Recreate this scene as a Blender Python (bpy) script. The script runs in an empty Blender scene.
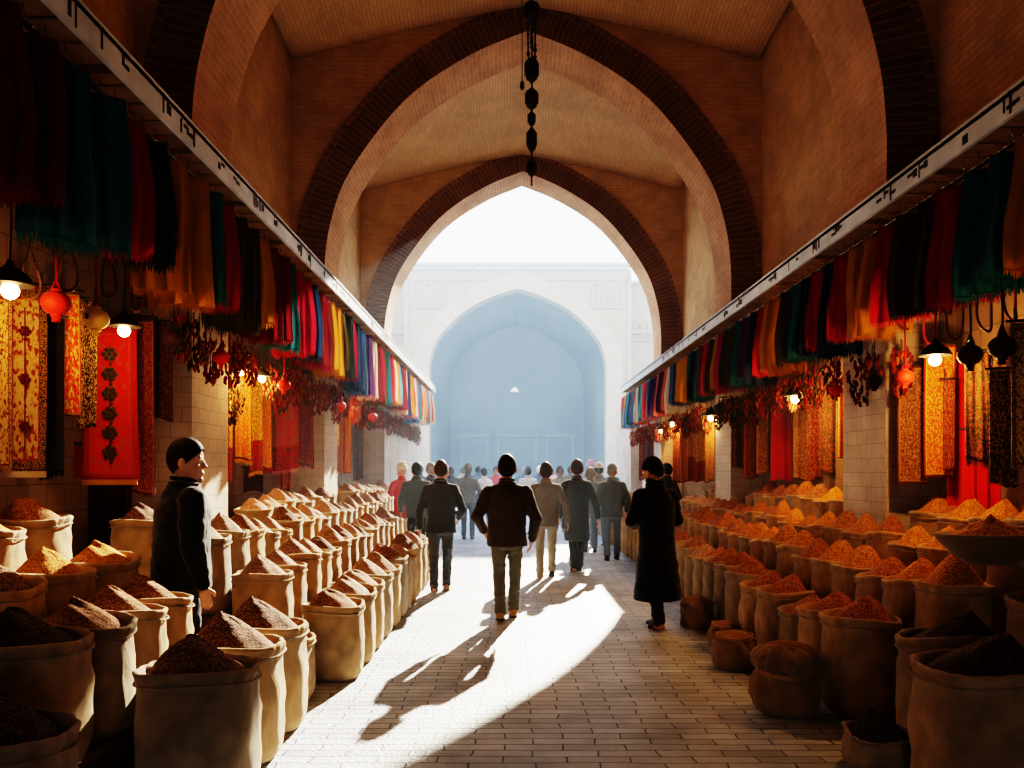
import bpy, bmesh, math, random
from mathutils import Vector, Matrix, noise
R = random.Random(11)
C = bpy.context.scene.collection
PI = math.pi
F = 800.0            # focal length in pixels of the 1024 px wide frame
EYE = 1.64
HZ = 470.0           # image row of the horizon

def sc(Y): return F / Y

# ------------------------------------------------------------------ helpers
class MB:
    """collects verts / faces / uvs / material indices of ONE mesh"""
    def __init__(s): s.v = []; s.f = []; s.uv = []; s.mi = []
    def add(s, vs, fs, uvs=None, mi=0):
        b = len(s.v); s.v += [tuple(p) for p in vs]
        for k, f in enumerate(fs):
            s.f.append(tuple(b + i for i in f)); s.mi.append(mi)
            s.uv.append(uvs[k] if uvs else None)
    def quad(s, a, b, c, d, uv=None, mi=0): s.add([a, b, c, d], [(0, 1, 2, 3)], [uv] if uv else None, mi)
    def box(s, lo, hi, mi=0, M=None):
        (a, b, c), (d, e, f) = lo, hi
        vs = [(a,b,c),(d,b,c),(d,e,c),(a,e,c),(a,b,f),(d,b,f),(d,e,f),(a,e,f)]
        if M: vs = [M @ Vector(p) for p in vs]
        s.add(vs, [(0,3,2,1),(4,5,6,7),(0,1,5,4),(1,2,6,5),(2,3,7,6),(3,0,4,7)], None, mi)
    def tube(s, pts, r, n=8, mi=0, cap=True):
        pts = [Vector(p) for p in pts]; rr = r if isinstance(r, (list, tuple)) else [r]*len(pts)
        vs = []; fs = []; up = None
        for i, p in enumerate(pts):
            t = (pts[min(i+1, len(pts)-1)] - pts[max(i-1, 0)])
            t = t.normalized() if t.length > 1e-9 else Vector((0,0,1))
            if up is None:
                up = t.orthogonal().normalized()
            up = (up - t * up.dot(t)); up = up.normalized() if up.length > 1e-6 else t.orthogonal().normalized()
            w = t.cross(up)
            for k in range(n):
                a = 2*PI*k/n; vs.append(p + (up*math.cos(a) + w*math.sin(a))*rr[i])
        for i in range(len(pts)-1):
            for k in range(n):
                k2 = (k+1) % n; fs.append((i*n+k, i*n+k2, (i+1)*n+k2, (i+1)*n+k))
        if cap: fs.append(tuple(range(n-1, -1, -1))); fs.append(tuple((len(pts)-1)*n+k for k in range(n)))
        s.add(vs, fs, None, mi)
    def lathe(s, prof, n=20, mi=0, c=(0,0,0), M=None, sx=1, sy=1):
        vs = []; fs = []
        for (r, z) in prof:
            for k in range(n):
                a = 2*PI*k/n; p = Vector((c[0]+r*math.cos(a)*sx, c[1]+r*math.sin(a)*sy, c[2]+z))
                vs.append(M @ p if M else p)
        m = len(prof)
        for i in range(m-1):
            for k in range(n):
                k2 = (k+1) % n; fs.append((i*n+k, i*n+k2, (i+1)*n+k2, (i+1)*n+k))
        fs.append(tuple(range(n-1, -1, -1))); fs.append(tuple((m-1)*n+k for k in range(n)))
        s.add(vs, fs, None, mi)
    def ball(s, c, r, nu=10, nv=7, M=None, mi=0):
        rx, ry, rz = r if isinstance(r, (tuple, list)) else (r, r, r)
        c = Vector(c); vs = []; fs = []
        for j in range(1, nv):
            t = PI*j/nv
            for i in range(nu):
                a = 2*PI*i/nu
                q = Vector((rx*math.sin(t)*math.cos(a), ry*math.sin(t)*math.sin(a), rz*math.cos(t)))
                vs.append(c + (M @ q if M else q))
        top = len(vs); q = Vector((0,0,rz)); vs.append(c + (M @ q if M else q)); vs.append(c - (M @ q if M else q))
        for j in range(nv-2):
            for i in range(nu):
                i2 = (i+1) % nu; fs.append((j*nu+i, (j+1)*nu+i, (j+1)*nu+i2, j*nu+i2))
        for i in range(nu):
            i2 = (i+1) % nu; fs.append((top, i, i2)); fs.append((top+1, (nv-2)*nu+i2, (nv-2)*nu+i))
        s.add(vs, fs, None, mi)
    def loft(s, rings, n=20, mi=0):
        """rings: (z, cx, cy, rx, ry) ellipses, capped"""
        vs = []; fs = []
        for (z, cx, cy, rx, ry) in rings:
            for k in range(n):
                a = 2*PI*k/n; vs.append((cx+rx*math.cos(a), cy+ry*math.sin(a), z))
        m = len(rings)
        for i in range(m-1):
            for k in range(n):
                k2 = (k+1) % n; fs.append((i*n+k, i*n+k2, (i+1)*n+k2, (i+1)*n+k))
        fs.append(tuple(range(n-1, -1, -1))); fs.append(tuple((m-1)*n+k for k in range(n)))
        s.add(vs, fs, None, mi)
    def cap(s, p0, p1, r0, r1, n=12):
        """tapered capsule"""
        p0 = Vector(p0); p1 = Vector(p1); d = p1 - p0; L = d.length
        if L < 1e-6: s.ball(p0, max(r0, r1)); return
        q = Vector((0,0,1)).rotation_difference(d.normalized()).to_matrix()
        prof = []
        for i in range(5): a = -PI/2 + (PI/2)*i/4.0; prof.append((max(r0*math.cos(a), 1e-4), r0*math.sin(a)))
        for i in range(5): a = (PI/2)*i/4.0; prof.append((max(r1*math.cos(a), 1e-4), L + r1*math.sin(a)))
        s.lathe(prof, n, 0, (0,0,0), Matrix.Translation(p0) @ q.to_4x4())
    def mesh(s, name, mats, smooth=False):
        me = bpy.data.meshes.new(name); me.from_pydata(s.v, [], s.f)
        for m in (mats if isinstance(mats, (list, tuple)) else [mats]): me.materials.append(m)
        me.polygons.foreach_set('material_index', s.mi)
        if smooth: me.polygons.foreach_set('use_smooth', [True]*len(s.f))
        if any(u for u in s.uv):
            uvl = me.uv_layers.new(name='UVMap')
            for p, u in zip(me.polygons, s.uv):
                if u:
                    for li, q in zip(p.loop_indices, u): uvl.data[li].uv = q
        me.update(); return me
    def build(s, name, mats, parent=None, smooth=False, weld=False):
        if weld:
            me = s.mesh(name, mats, smooth); bm = bmesh.new(); bm.from_mesh(me); bmesh.ops.remove_doubles(bm, verts=bm.verts, dist=1e-4); bm.to_mesh(me); bm.free()
            return link(name, me, parent)
        return link(name, s.mesh(name, mats, smooth), parent)

def link(name, data, parent=None, loc=None):
    o = bpy.data.objects.new(name, data); C.objects.link(o)
    if parent: o.parent = parent
    if loc is not None: o.location = loc
    return o
def tag(o, label=None, cat=None, group=None, kind=None):
    if label: o['label'] = label
    if cat: o['category'] = cat
    if group: o['group'] = group
    if kind: o['kind'] = kind
    return o
def thing(name, label, cat, loc=(0,0,0), rz=0.0, group=None):
    o = bpy.data.objects.new(name, None); C.objects.link(o); o.location = loc; o.rotation_euler = (0,0,rz)
    o.empty_display_size = .1
    return tag(o, label, cat, group)
def copy_part(o, parent, mat=None):
    c = o.copy(); C.objects.link(c); c.parent = parent
    if mat: set_mat(c, mat)
    return c
def set_mat(o, mat):
    for sl in o.material_slots:
        sl.link = 'OBJECT'; sl.material = mat
ONES = "zeroth first second third fourth fifth sixth seventh eighth ninth tenth eleventh twelfth thirteenth fourteenth fifteenth sixteenth seventeenth eighteenth nineteenth".split()
TENS = {2:"twenty",3:"thirty",4:"forty",5:"fifty",6:"sixty",7:"seventy"}
TENTH = {2:"twentieth",3:"thirtieth",4:"fortieth",5:"fiftieth",6:"sixtieth",7:"seventieth"}
def ordinal(n):
    if n < 20: return ONES[n]
    return TENTH[n//10] if n % 10 == 0 else TENS[n//10] + "-" + ONES[n % 10]

# ------------------------------------------------------------------ materials
MATS = {}
def nodes(name):
    m = bpy.data.materials.new(name); m.use_nodes = True
    nt = m.node_tree; b = nt.nodes['Principled BSDF']
    return m, nt, b
def N(nt, t, **k):
    n = nt.nodes.new(t)
    for a, v in k.items():
        if a in n.inputs.keys() if isinstance(a, str) else False: n.inputs[a].default_value = v
        else: setattr(n, a, v)
    return n
def c4(c): return (c[0], c[1], c[2], 1)
def ramp(nt, fac, stops, interp='LINEAR'):
    r = nt.nodes.new('ShaderNodeValToRGB'); e = r.color_ramp; e.interpolation = interp
    while len(e.elements) < len(stops): e.elements.new(.5)
    for el, (p, c) in zip(e.elements, stops): el.position = p; el.color = c4(c)
    nt.links.new(fac, r.inputs['Fac']); return r
def bump(nt, b, h, strength=.3, dist=.02):
    n = nt.nodes.new('ShaderNodeBump'); n.inputs['Strength'].default_value = strength; n.inputs['Distance'].default_value = dist
    nt.links.new(h, n.inputs['Height']); nt.links.new(n.outputs['Normal'], b.inputs['Normal'])
def mixc(nt, fac, a, bb, mode='MIX'):
    n = nt.nodes.new('ShaderNodeMix'); n.data_type = 'RGBA'; n.blend_type = mode
    for sock, v in ((n.inputs['Factor'], fac), (n.inputs[6], a), (n.inputs[7], bb)):
        if hasattr(v, 'links'): nt.links.new(v, sock)
        elif isinstance(v, (tuple, list)): sock.default_value = c4(v)
        else: sock.default_value = v
    return n.outputs[2]
def plain(name, col, rough=.8, nscale=6, namt=.25, spec=.3, metal=0, bmp=.0):
    if name in MATS: return MATS[name]
    m, nt, b = nodes(name)
    tc = N(nt, 'ShaderNodeTexCoord'); nz = N(nt, 'ShaderNodeTexNoise'); nz.inputs['Scale'].default_value = nscale; nz.inputs['Detail'].default_value = 5
    nt.links.new(tc.outputs['Object'], nz.inputs['Vector'])
    lo = tuple(x*(1-namt) for x in col); hi = tuple(min(1, x*(1+namt)) for x in col)
    r = ramp(nt, nz.outputs['Fac'], [(.3, lo), (.7, hi)])
    nt.links.new(r.outputs['Color'], b.inputs['Base Color'])
    b.inputs['Roughness'].default_value = rough; b.inputs['Specular IOR Level'].default_value = spec; b.inputs['Metallic'].default_value = metal
    if bmp: bump(nt, b, nz.outputs['Fac'], bmp, .02)
    MATS[name] = m; return m
def brickmat(name, c1, c2, mortar, bw, bh, ms=.008, off=.5, bmp=.4, rough=.85, var=.3, dist=.012, vec='UV', wob=(.03,.02)):
    m, nt, b = nodes(name)
    tc = N(nt, 'ShaderNodeTexCoord')
    dn = N(nt, 'ShaderNodeTexNoise'); dn.inputs['Scale'].default_value = 3.0; dn.inputs['Detail'].default_value = 3
    nt.links.new(tc.outputs[vec], dn.inputs['Vector'])
    dv = N(nt, 'ShaderNodeVectorMath', operation='MULTIPLY_ADD'); dv.inputs[1].default_value = (wob[0], wob[1], 0)
    nt.links.new(dn.outputs['Color'], dv.inputs[0]); nt.links.new(tc.outputs[vec], dv.inputs[2])
    br = N(nt, 'ShaderNodeTexBrick'); br.offset = off
    br.inputs['Scale'].default_value = 1; br.inputs['Brick Width'].default_value = bw; br.inputs['Row Height'].default_value = bh
    br.inputs['Mortar Size'].default_value = ms; br.inputs['Mortar Smooth'].default_value = .4
    br.inputs['Color1'].default_value = c4(c1); br.inputs['Color2'].default_value = c4(c2); br.inputs['Mortar'].default_value = c4(mortar)
    nt.links.new(dv.outputs[0], br.inputs['Vector'])
    nz = N(nt, 'ShaderNodeTexNoise'); nz.inputs['Scale'].default_value = 1.3; nz.inputs['Detail'].default_value = 6; nz.inputs['Roughness'].default_value = .65
    nt.links.new(tc.outputs[vec], nz.inputs['Vector'])
    rr = ramp(nt, nz.outputs['Fac'], [(.3, (1-var,)*3), (.7, (1+var*.6,)*3)])
    col = mixc(nt, 1.0, br.outputs['Color'], rr.outputs['Color'], 'MULTIPLY')
    nt.links.new(col, b.inputs['Base Color']); b.inputs['Roughness'].default_value = rough
    b.inputs['Specular IOR Level'].default_value = .25
    fine = N(nt, 'ShaderNodeTexNoise'); fine.inputs['Scale'].default_value = 40; nt.links.new(tc.outputs[vec], fine.inputs['Vector'])
    h = N(nt, 'ShaderNodeMath', operation='MULTIPLY_ADD'); h.inputs[1].default_value = -1.0
    nt.links.new(br.outputs['Fac'], h.inputs[0]); 
    h2 = N(nt, 'ShaderNodeMath', operation='MULTIPLY'); h2.inputs[1].default_value = .45; nt.links.new(fine.outputs['Fac'], h2.inputs[0])
    nt.links.new(h2.outputs[0], h.inputs[2])
    bump(nt, b, h.outputs[0], bmp, dist)
    MATS[name] = m; return m

M_wall  = brickmat('wall brick tan', (.62,.40,.22), (.55,.34,.18), (.48,.31,.18), .26, .07, .006, bmp=.5)
M_intr  = brickmat('arch soffit brick', (.58,.34,.20), (.50,.28,.16), (.66,.44,.28), .26, .075, .007, bmp=.6)
M_band  = brickmat('dark voussoir brick', (.21,.115,.08), (.15,.08,.058), (.40,.25,.18), .085, .42, .007, bmp=.6)
M_edge  = brickmat('dark border brick', (.26,.14,.095), (.19,.10,.07), (.46,.29,.20), .12, .2, .01, off=0, bmp=.5)
M_ceil  = brickmat('vault brick', (.66,.43,.24), (.60,.38,.20), (.46,.28,.15), .22, .06, .006, bmp=.5, var=.18, dist=.006)
M_tile  = brickmat('pale stone tile', (.62,.52,.42), (.55,.46,.37), (.40,.32,.26), .22, .14, .005, bmp=.35, var=.3)
M_port  = brickmat('pale portal stone', (.38,.295,.20), (.355,.275,.185), (.29,.23,.16), .8, .34, .008, bmp=.2, var=.08)
M_ptrim = brickmat('pale portal voussoir', (.45,.36,.255), (.39,.31,.22), (.30,.24,.175), .3, .9, .01, bmp=.25, var=.08)
M_pin   = plain('haze tinted portal plaster', (.115,.15,.17), .9, .4, .15)  # blue haze and shade of the recess put into the base colour
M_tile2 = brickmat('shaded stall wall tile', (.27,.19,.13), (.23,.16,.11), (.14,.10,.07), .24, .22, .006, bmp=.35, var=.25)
M_floor = brickmat('grey paving brick', (.58,.63,.70), (.42,.46,.52), (.12,.125,.14), .36, .10, .006, bmp=1.0, var=.42, rough=.5, dist=.025, wob=(.10,.045))

# ------------------------------------------------------------------ the hall
XL, XR, XC = -3.0, 3.5, .25
WL, WR = -3.55, 4.0
HW = 3.25; SPR = 4.75; APX = 8.65
ARCH = [(7.5, 8.45), (12.8, 13.75), (18.8, 19.75)]

def arch_half(n=28):
    pts = [(1,-.25),(1,0),(.97,.21),(.87,.43),(.604,.716),(.297,.895),(0,1),(-.28,1.08)]
    out = []
    segs = len(pts)-3
    for i in range(segs):
        p0, p1, p2, p3 = [Vector(q) for q in pts[i:i+4]]
        k = max(4, n//segs)
        for j in range(k):
            t = j/k
            out.append(.5*((2*p1)+(p2-p0)*t+(2*p0-5*p1+4*p2-p3)*t*t+(3*p1-p0-3*p2+p3)*t**3))
    out.append(Vector((0,1)))
    return out
def arch_line(xc, hw, spr, apx, z0=0.0, legs=6):
    """polyline of an arched opening, left foot to right foot, and the index where the curve starts"""
    h = arch_half()
    right = [(xc + p.x*hw, spr + p.y*(apx-spr)) for p in h]
    left = [(2*xc - x, z) for (x, z) in right]
    legL = [(xc-hw, z0 + (spr-z0)*i/legs) for i in range(legs)]
    legR = [(xc+hw, z) for (_, z) in reversed(legL)]
    return legL + left + list(reversed(right))[1:] + legR
def offset_line(P, d, xc):
    out = []
    for i, p in enumerate(P):
        a = Vector(P[max(i-1,0)]); b = Vector(P[min(i+1,len(P)-1)]); t = (b-a).normalized()
        n = Vector((-t.y, t.x)); q = Vector(p) + n*d
        out.append((q.x, q.y))
    m = min(range(len(P)), key=lambda i: -P[i][1])
    out[m] = (xc, out[m][1] + d*.12)
    return out
def arclen(P):
    s = [0]
    for a, b in zip(P, P[1:]): s.append(s[-1] + math.dist(a, b))
    return s
def arch_wall(name, y0, y1, ztop, bandz=0.0):
    P = arch_line(XC, HW, SPR, APX)
    B = .5
    O = offset_line(P, B-.09, XC); O2 = offset_line(P, B, XC)
    S = arclen(P); mb = MB(); n = len(P)
    rect = []
    cz = 4.0
    for (x, z) in O2:
        if z <= SPR: rect.append((WL-.05 if x < XC else WR+.05, z)); continue
        dx, dz = x-XC, z-cz
        ts = []
        if dz > 1e-6: ts.append((ztop-cz)/dz)
        if dx < -1e-6: ts.append((WL-.05-XC)/dx)
        if dx > 1e-6: ts.append((WR+.05-XC)/dx)
        t = min(ts); rect.append((XC+dx*t, cz+dz*t))
    for (y, sgn) in ((y0, -1), (y1, 1)):
        yb = y + sgn*.03
        def q(a, b, c, d, uv, mi):
            if sgn < 0: mb.quad(a, b, c, d, uv, mi)
            else: mb.quad(d, c, b, a, list(reversed(uv)), mi)
        for i in range(n-1):
            low = max(P[i][1], P[i+1][1]) <= 3.95
            a, b = P[i], P[i+1]; c, d = O[i], O[i+1]; e, f = O2[i], O2[i+1]; g, h = rect[i], rect[i+1]
            W = lambda p, yy: (p[0], yy, p[1])
            if low:
                q(W(b,y), W(a,y), W(g,y), W(h,y), [b, a, g, h], 3)
            else:
                q(W(b,yb), W(a,yb), W(c,yb), W(d,yb), [(S[i+1],0), (S[i],0), (S[i],.41), (S[i+1],.41)], 1)
                q(W(d,yb), W(c,yb), W(e,yb), W(f,yb), [(S[i+1],.0), (S[i],.0), (S[i],.09), (S[i+1],.09)], 2)
                q(W(f,yb), W(e,yb), W(e,y), W(f,y), [(S[i+1],.0), (S[i],.0), (S[i],.03), (S[i+1],.03)], 2)
                q(W(f,y), W(e,y), W(g,y), W(h,y), [f, e, g, h], 0)
                onl = abs(g[0]-h[0]) > 1e-4 and abs(g[1]-h[1]) > 1e-4
                if onl:
                    cx = WL-.05 if g[0] < XC else WR+.05
                    tri = [W(h,y), W(g,y), (cx, y, ztop)]; uv = [h, g, (cx, ztop)]
                    if sgn > 0: tri.reverse(); uv.reverse()
                    mb.add(tri, [(0,1,2)], [uv], 0)
    for i in range(n-1):
        low = max(P[i][1], P[i+1][1]) <= 3.95
        a, b = P[i], P[i+1]; ya, yb = (y0, y1) if low else (y0-.03, y1+.03)
        # soffit courses run along the depth
        mb.quad((a[0],ya,a[1]), (b[0],ya,b[1]), (b[0],yb,b[1]), (a[0],yb,a[1]),
                [(ya,S[i]), (ya,S[i+1]), (yb,S[i+1]), (yb,S[i])], 3 if low else 4)
    return tag(mb.build(name, [M_wall, M_band, M_edge, M_tile, M_intr]), kind='structure')
ZT = 10.4
for nm, (y0, y1) in zip(('wall_arch_near', 'wall_arch_middle', 'wall_arch_far'), ARCH): arch_wall(nm, y0, y1, ZT)

YB = -3.0
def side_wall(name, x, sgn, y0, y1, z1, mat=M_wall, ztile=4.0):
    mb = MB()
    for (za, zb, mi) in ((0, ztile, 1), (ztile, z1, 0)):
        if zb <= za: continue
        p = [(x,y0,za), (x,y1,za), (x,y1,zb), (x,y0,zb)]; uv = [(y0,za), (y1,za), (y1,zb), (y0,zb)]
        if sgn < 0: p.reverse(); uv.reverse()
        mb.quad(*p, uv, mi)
        t = x + sgn*.35
        p = [(t,y0,za), (t,y1,za), (t,y1,zb), (t,y0,zb)]; uv = [(y0,za), (y1,za), (y1,zb), (y0,zb)]
        if sgn > 0: p.reverse(); uv.reverse()
        mb.quad(*p, uv, mi)
    t = x + sgn*.35
    mb.quad((x,y0,z1), (x,y1,z1), (t,y1,z1), (t,y0,z1), [(0,y0),(0,y1),(.35,y1),(.35,y0)], 0)
    for y in (y0, y1): mb.quad((x,y,0), (t,y,0), (t,y,z1), (x,y,z1), [(0,0),(.35,0),(.35,z1),(0,z1)], 0)
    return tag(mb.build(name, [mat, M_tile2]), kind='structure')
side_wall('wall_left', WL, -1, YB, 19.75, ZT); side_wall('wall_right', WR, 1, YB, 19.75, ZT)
mb = MB(); DW, DH = .6, 2.2   # unseen opening added behind the camera, sized to let in fill light
for (xa, xb, za, zb) in ((WL-.3, XC-DW, 0, ZT), (XC+DW, WR+.3, 0, ZT), (XC-DW, XC+DW, DH, ZT)):
    mb.box((xa,YB-.3,za), (xb,YB,zb))
tag(mb.build('wall_back', [M_wall]), kind='structure')
def ceiling(name, y0, y1):
    mb = MB(); nx, ny = 24, 16
    def P(i, j):
        u = -1 + 2*i/nx; v = j/ny; a = abs(u)
        z = 8.45 + .82*(1-a**1.15)*(1-.25*math.sin(PI*v)) + .55*math.sin(PI*v)*(1-a**2.2)
        x = (XC + u*(XC-WL+.02)) if u < 0 else (XC + u*(WR-XC+.02))
        return Vector((x, y0+(y1-y0)*v, z))
    for i in range(nx):
        for j in range(ny):
            a, b, c, d = P(i,j), P(i,j+1), P(i+1,j+1), P(i+1,j)
            uv = lambda p: (p.y, p.x)
            mb.quad(a, b, c, d, [uv(a), uv(b), uv(c), uv(d)])
    o = mb.build(name, [M_ceil], smooth=True, weld=True); m = o.modifiers.new('s', 'SOLIDIFY'); m.thickness = -.25
    return tag(o, kind='structure')
ceiling('ceiling', YB, 7.5); ceiling('ceiling', 8.45, 12.8); ceiling('ceiling', 13.75, 18.8)

# floor: one brick-paved ground from the hall to the courtyard
mb = MB(); a = (-26,YB-1,0); 
mb.quad((-26,YB-1,0), (26,YB-1,0), (26,62,0), (-26,62,0), [(-26,YB-1),(26,YB-1),(26,62),(-26,62)])
tag(mb.build('floor', [M_floor]), kind='structure')

# stall walls beyond the last arch
side_wall('wall_left_courtyard', -3.0, -1, 19.8, 28.6, 3.7, M_tile, 0); side_wall('wall_right_courtyard', 3.5, 1, 23.6, 29.8, 3.7, M_tile, 0)
side_wall('wall_right_recess', 4.0, 1, 19.8, 23.55, 3.7, M_tile, 0)

# ------------------------------------------------------------------ portal across the courtyard
def portal():
    t = thing('portal_building', 'pale stone gateway building with tall pointed arch across the courtyard', 'building', (.3, 42, 0))
    P = arch_line(0, 4.65, 6.9, 11.15); S = arclen(P); O = offset_line(P, .85, 0); n = len(P); top = 12.35; W = 5.85
    mb = MB(); rect = []
    for (x, z) in O:
        if z <= 6.9: rect.append((-W if x < 0 else W, z)); continue
        ts = [(top-5)/(z-5)] + ([(-W)/x] if x < -1e-6 else []) + ([W/x] if x > 1e-6 else [])
        k = min(ts); rect.append((x*k, 5+(z-5)*k))
    for i in range(n-1):
        e, f, g, h = O[i], O[i+1], rect[i], rect[i+1]; w = lambda p, y=0: (p[0], y, p[1])
        mb.quad(w(f), w(e), w(g), w(h), [f, e, g, h])
        if abs(g[0]-h[0]) > 1e-4 and abs(g[1]-h[1]) > 1e-4:
            cx = -W if g[0] < 0 else W
            mb.add([w(h), w(g), (cx,0,top)], [(0,1,2)], [[h, g, (cx,top)]])
    for sx in (-1, 1):
        mb.quad((sx*W,0,0), (sx*W,6,0), (sx*W,6,top), (sx*W,0,top), [(0,0),(6,0),(6,top),(0,top)])
    mb.quad((-W,0,top), (W,0,top), (W,6,top), (-W,6,top), [(-W,0),(W,0),(W,6),(-W,6)])
    mb.build('facade', [M_port], t)
    mb = MB()
    for i in range(n-1):
        a, b, c, d = P[i], P[i+1], O[i], O[i+1]; y = -.12; w = lambda p, y=-.12: (p[0], y, p[1])
        mb.quad(w(b), w(a), w(c), w(d), [(S[i+1],0),(S[i],0),(S[i],.85),(S[i+1],.85)])
        mb.quad(w(d), w(c), w(c,0), w(d,0), [(S[i+1],0),(S[i],0),(S[i],.1),(S[i+1],.1)])
        mb.quad(w(a), w(b), w(b,.9), w(a,.9), [(S[i],0),(S[i+1],0),(S[i+1],1),(S[i],1)])
    mb.build('arch_trim', [M_ptrim], t)
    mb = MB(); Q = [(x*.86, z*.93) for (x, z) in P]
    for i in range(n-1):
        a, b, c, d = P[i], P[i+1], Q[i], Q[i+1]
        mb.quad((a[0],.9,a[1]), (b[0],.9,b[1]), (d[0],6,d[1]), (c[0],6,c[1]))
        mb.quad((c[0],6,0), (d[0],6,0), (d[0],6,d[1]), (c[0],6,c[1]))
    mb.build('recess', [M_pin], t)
    mb = MB()
    for x0, x1 in ((-3.4,-1.7), (-1.2,1.2), (1.7,3.4)):
        mb.box((x0,5.9,0), (x0+.14,6,3.6)); mb.box((x1-.14,5.9,0), (x1,6,3.6)); mb.box((x0-.1,5.86,3.6), (x1+.1,6,3.8))
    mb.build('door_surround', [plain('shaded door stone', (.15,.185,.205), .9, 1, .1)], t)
    mb = MB(); mb.box((-W-.12,-.2,top), (W+.12,.5,top+.14)); mb.box((-W,-.1,top-.2), (W,.02,top)); mb.build('cornice', [plain('grey cornice', (.42,.43,.45))], t)
    mb = MB()
    for sx in (-1,1): mb.box((sx*W-.1,-.07,0), (sx*W+.1,.0,top-.2)); mb.box((sx*5.0-.05,-.05,9.0), (sx*5.0+.05,0,top-.35)) if 0 else None
    mb.box((-W,-.07,top-.75), (W,0,top-.62)); mb.build('frame_moulding', [M_port], t)
    Mp = plain('carved stone', (.34,.29,.23), .9, 9, .15)
    for sx in (-1, 1):
        f = MB(); cx = sx*4.72; cz = 10.95; h = .72
        for (a, b, c, d) in ((-h-.1,h+.1,h,h+.1), (-h-.1,h+.1,-h-.1,-h), (-h-.1,-h,-h,h), (h,h+.1,-h,h)):
            f.box((cx+a,-.08,cz+c), (cx+b,0,cz+d))
        fo = f.build('panel_frame', [M_port], t)
        g = MB(); K = 44
        def D(i, j):
            u = -h+2*h*i/K; v = -h+2*h*j/K
            a = math.sin(u*14+2*math.sin(v*9))*math.sin(v*14+2*math.sin(u*9)); 
            return (cx+u, -.005-.05*max(0, min(1, .5+2.2*a)), cz+v)
        for i in range(K):
            for j in range(K): g.quad(D(i,j), D(i+1,j), D(i+1,j+1), D(i,j+1))
        g.build('carved_panel', [Mp], fo)
    # lower wings on both sides
    for sx in (-1, 1):
        g = MB(); x0, x1 = (sx*W, sx*22)
        p = [(x0,1.4,0), (x1,1.4,0), (x1,1.4,11.7), (x0,1.4,11.7)]; uv = [(x0,0),(x1,0),(x1,11.7),(x0,11.7)]
        if sx < 0: p.reverse(); uv.reverse()
        g.quad(*p, uv)
        g.quad((x0,1.4,11.7), (x1,1.4,11.7), (x1,6,11.7), (x0,6,11.7), [(0,0),(1,0),(1,1),(0,1)])
        wo = g.build('wing_wall', [M_port], t)
        g = MB(); lo, hi = min(x0,x1), max(x0,x1)
        g.box((lo,1.2,9.0), (hi,1.4,9.25)); g.box((lo,1.28,8.6), (hi,1.4,8.7)); g.box((lo,1.1,11.7), (hi,1.6,11.85))
        k = lo
        while k < hi: g.box((k,1.25,9.25), (k+.16,1.4,9.5)); k += .4
        g.build('wing_moulding', [M_port], wo)
portal()
# small hanging lamp inside the portal
t = thing('hanging_lamp', 'small white lamp hanging inside the dim portal arch', 'lamp', (.15, 44.5, 6.0))
mb = MB(); mb.tube([(0,0,.2), (0,0,4.4)], .006, 6); mb.build('cord', plain('dark metal', (.03,.028,.026), .5, 20, .2), t)
mb = MB(); mb.lathe([(.02,.24),(.1,.2),(.2,.1),(.22,0),(.2,-.02)], 16); mb.build('lamp_shade', plain('white enamel', (.9,.9,.88), .4, 5, .03), t, True)

# ------------------------------------------------------------------ camera, sun, sky, haze
cam = bpy.data.cameras.new('camera'); co = bpy.data.objects.new('camera', cam); C.objects.link(co)
co.location = (0, 0, EYE); co.rotation_euler = (PI/2, 0, 0)
cam.sensor_width = 36; cam.lens = F/1024*36; cam.shift_y = (HZ-384)/1024.0; cam.clip_start = .05; cam.clip_end = 300
bpy.context.scene.camera = co
S_ = bpy.context.scene
sun = bpy.data.lights.new('sun', 'SUN'); so = bpy.data.objects.new('sun', sun); C.objects.link(so)
d = Vector((.215, 1, .462)).normalized()
so.rotation_euler = d.to_track_quat('Z', 'Y').to_euler(); so.location = d*60
sun.energy = SUN_E = 21.0; sun.angle = math.radians(.7); sun.color = (1, .90, .74)
w = bpy.data.worlds.new('sky'); S_.world = w; w.use_nodes = True
bg = w.node_tree.nodes['Background']; bg.inputs[0].default_value = (.80,.90,1,1); bg.inputs[1].default_value = 3.4
tcw = w.node_tree.nodes.new('ShaderNodeTexCoord'); sp = w.node_tree.nodes.new('ShaderNodeSeparateXYZ')
w.node_tree.links.new(tcw.outputs['Generated'], sp.inputs[0])
rw = ramp(w.node_tree, sp.outputs['Z'], [(.0, (.86,.93,1)), (.35, (.82,.91,1)), (1, (.42,.64,1))])
w.node_tree.links.new(rw.outputs['Color'], bg.inputs[0])
BOXHAZE = True
def haze(name, lo, hi, dens, col, label):
    mb = MB(); mb.box(lo, hi)
    m = bpy.data.materials.new(name); m.use_nodes = True; nt = m.node_tree; nt.nodes.remove(nt.nodes['Principled BSDF'])
    v = nt.nodes.new('ShaderNodeVolumePrincipled') if 0 else nt.nodes.new('ShaderNodeVolumeScatter')
    v.inputs['Density'].default_value = dens; v.inputs['Color'].default_value = c4(col); v.inputs['Anisotropy'].default_value = .0
    nt.links.new(v.outputs[0], nt.nodes['Material Output'].inputs['Volume'])
    return tag(mb.build(name, [m]), label, 'haze', None, 'stuff')
haze('sunlit_haze', (-9,19.9,-.05), (9,41.8,11.9), 0.0078, (.54,.76,.97), 'pale blue dusty haze filling the sunlit courtyard')
haze('hall_haze', (-3.7,8.47,-.05), (4.2,19.77,10.5), .006, (.62,.82,1.0), 'thin dusty haze drifting inside the vaulted hall')
S_.view_settings.view_transform = 'Filmic'
try: S_.view_settings.look = 'Very High Contrast'
except Exception: pass
S_.view_settings.exposure = 0.42
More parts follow.
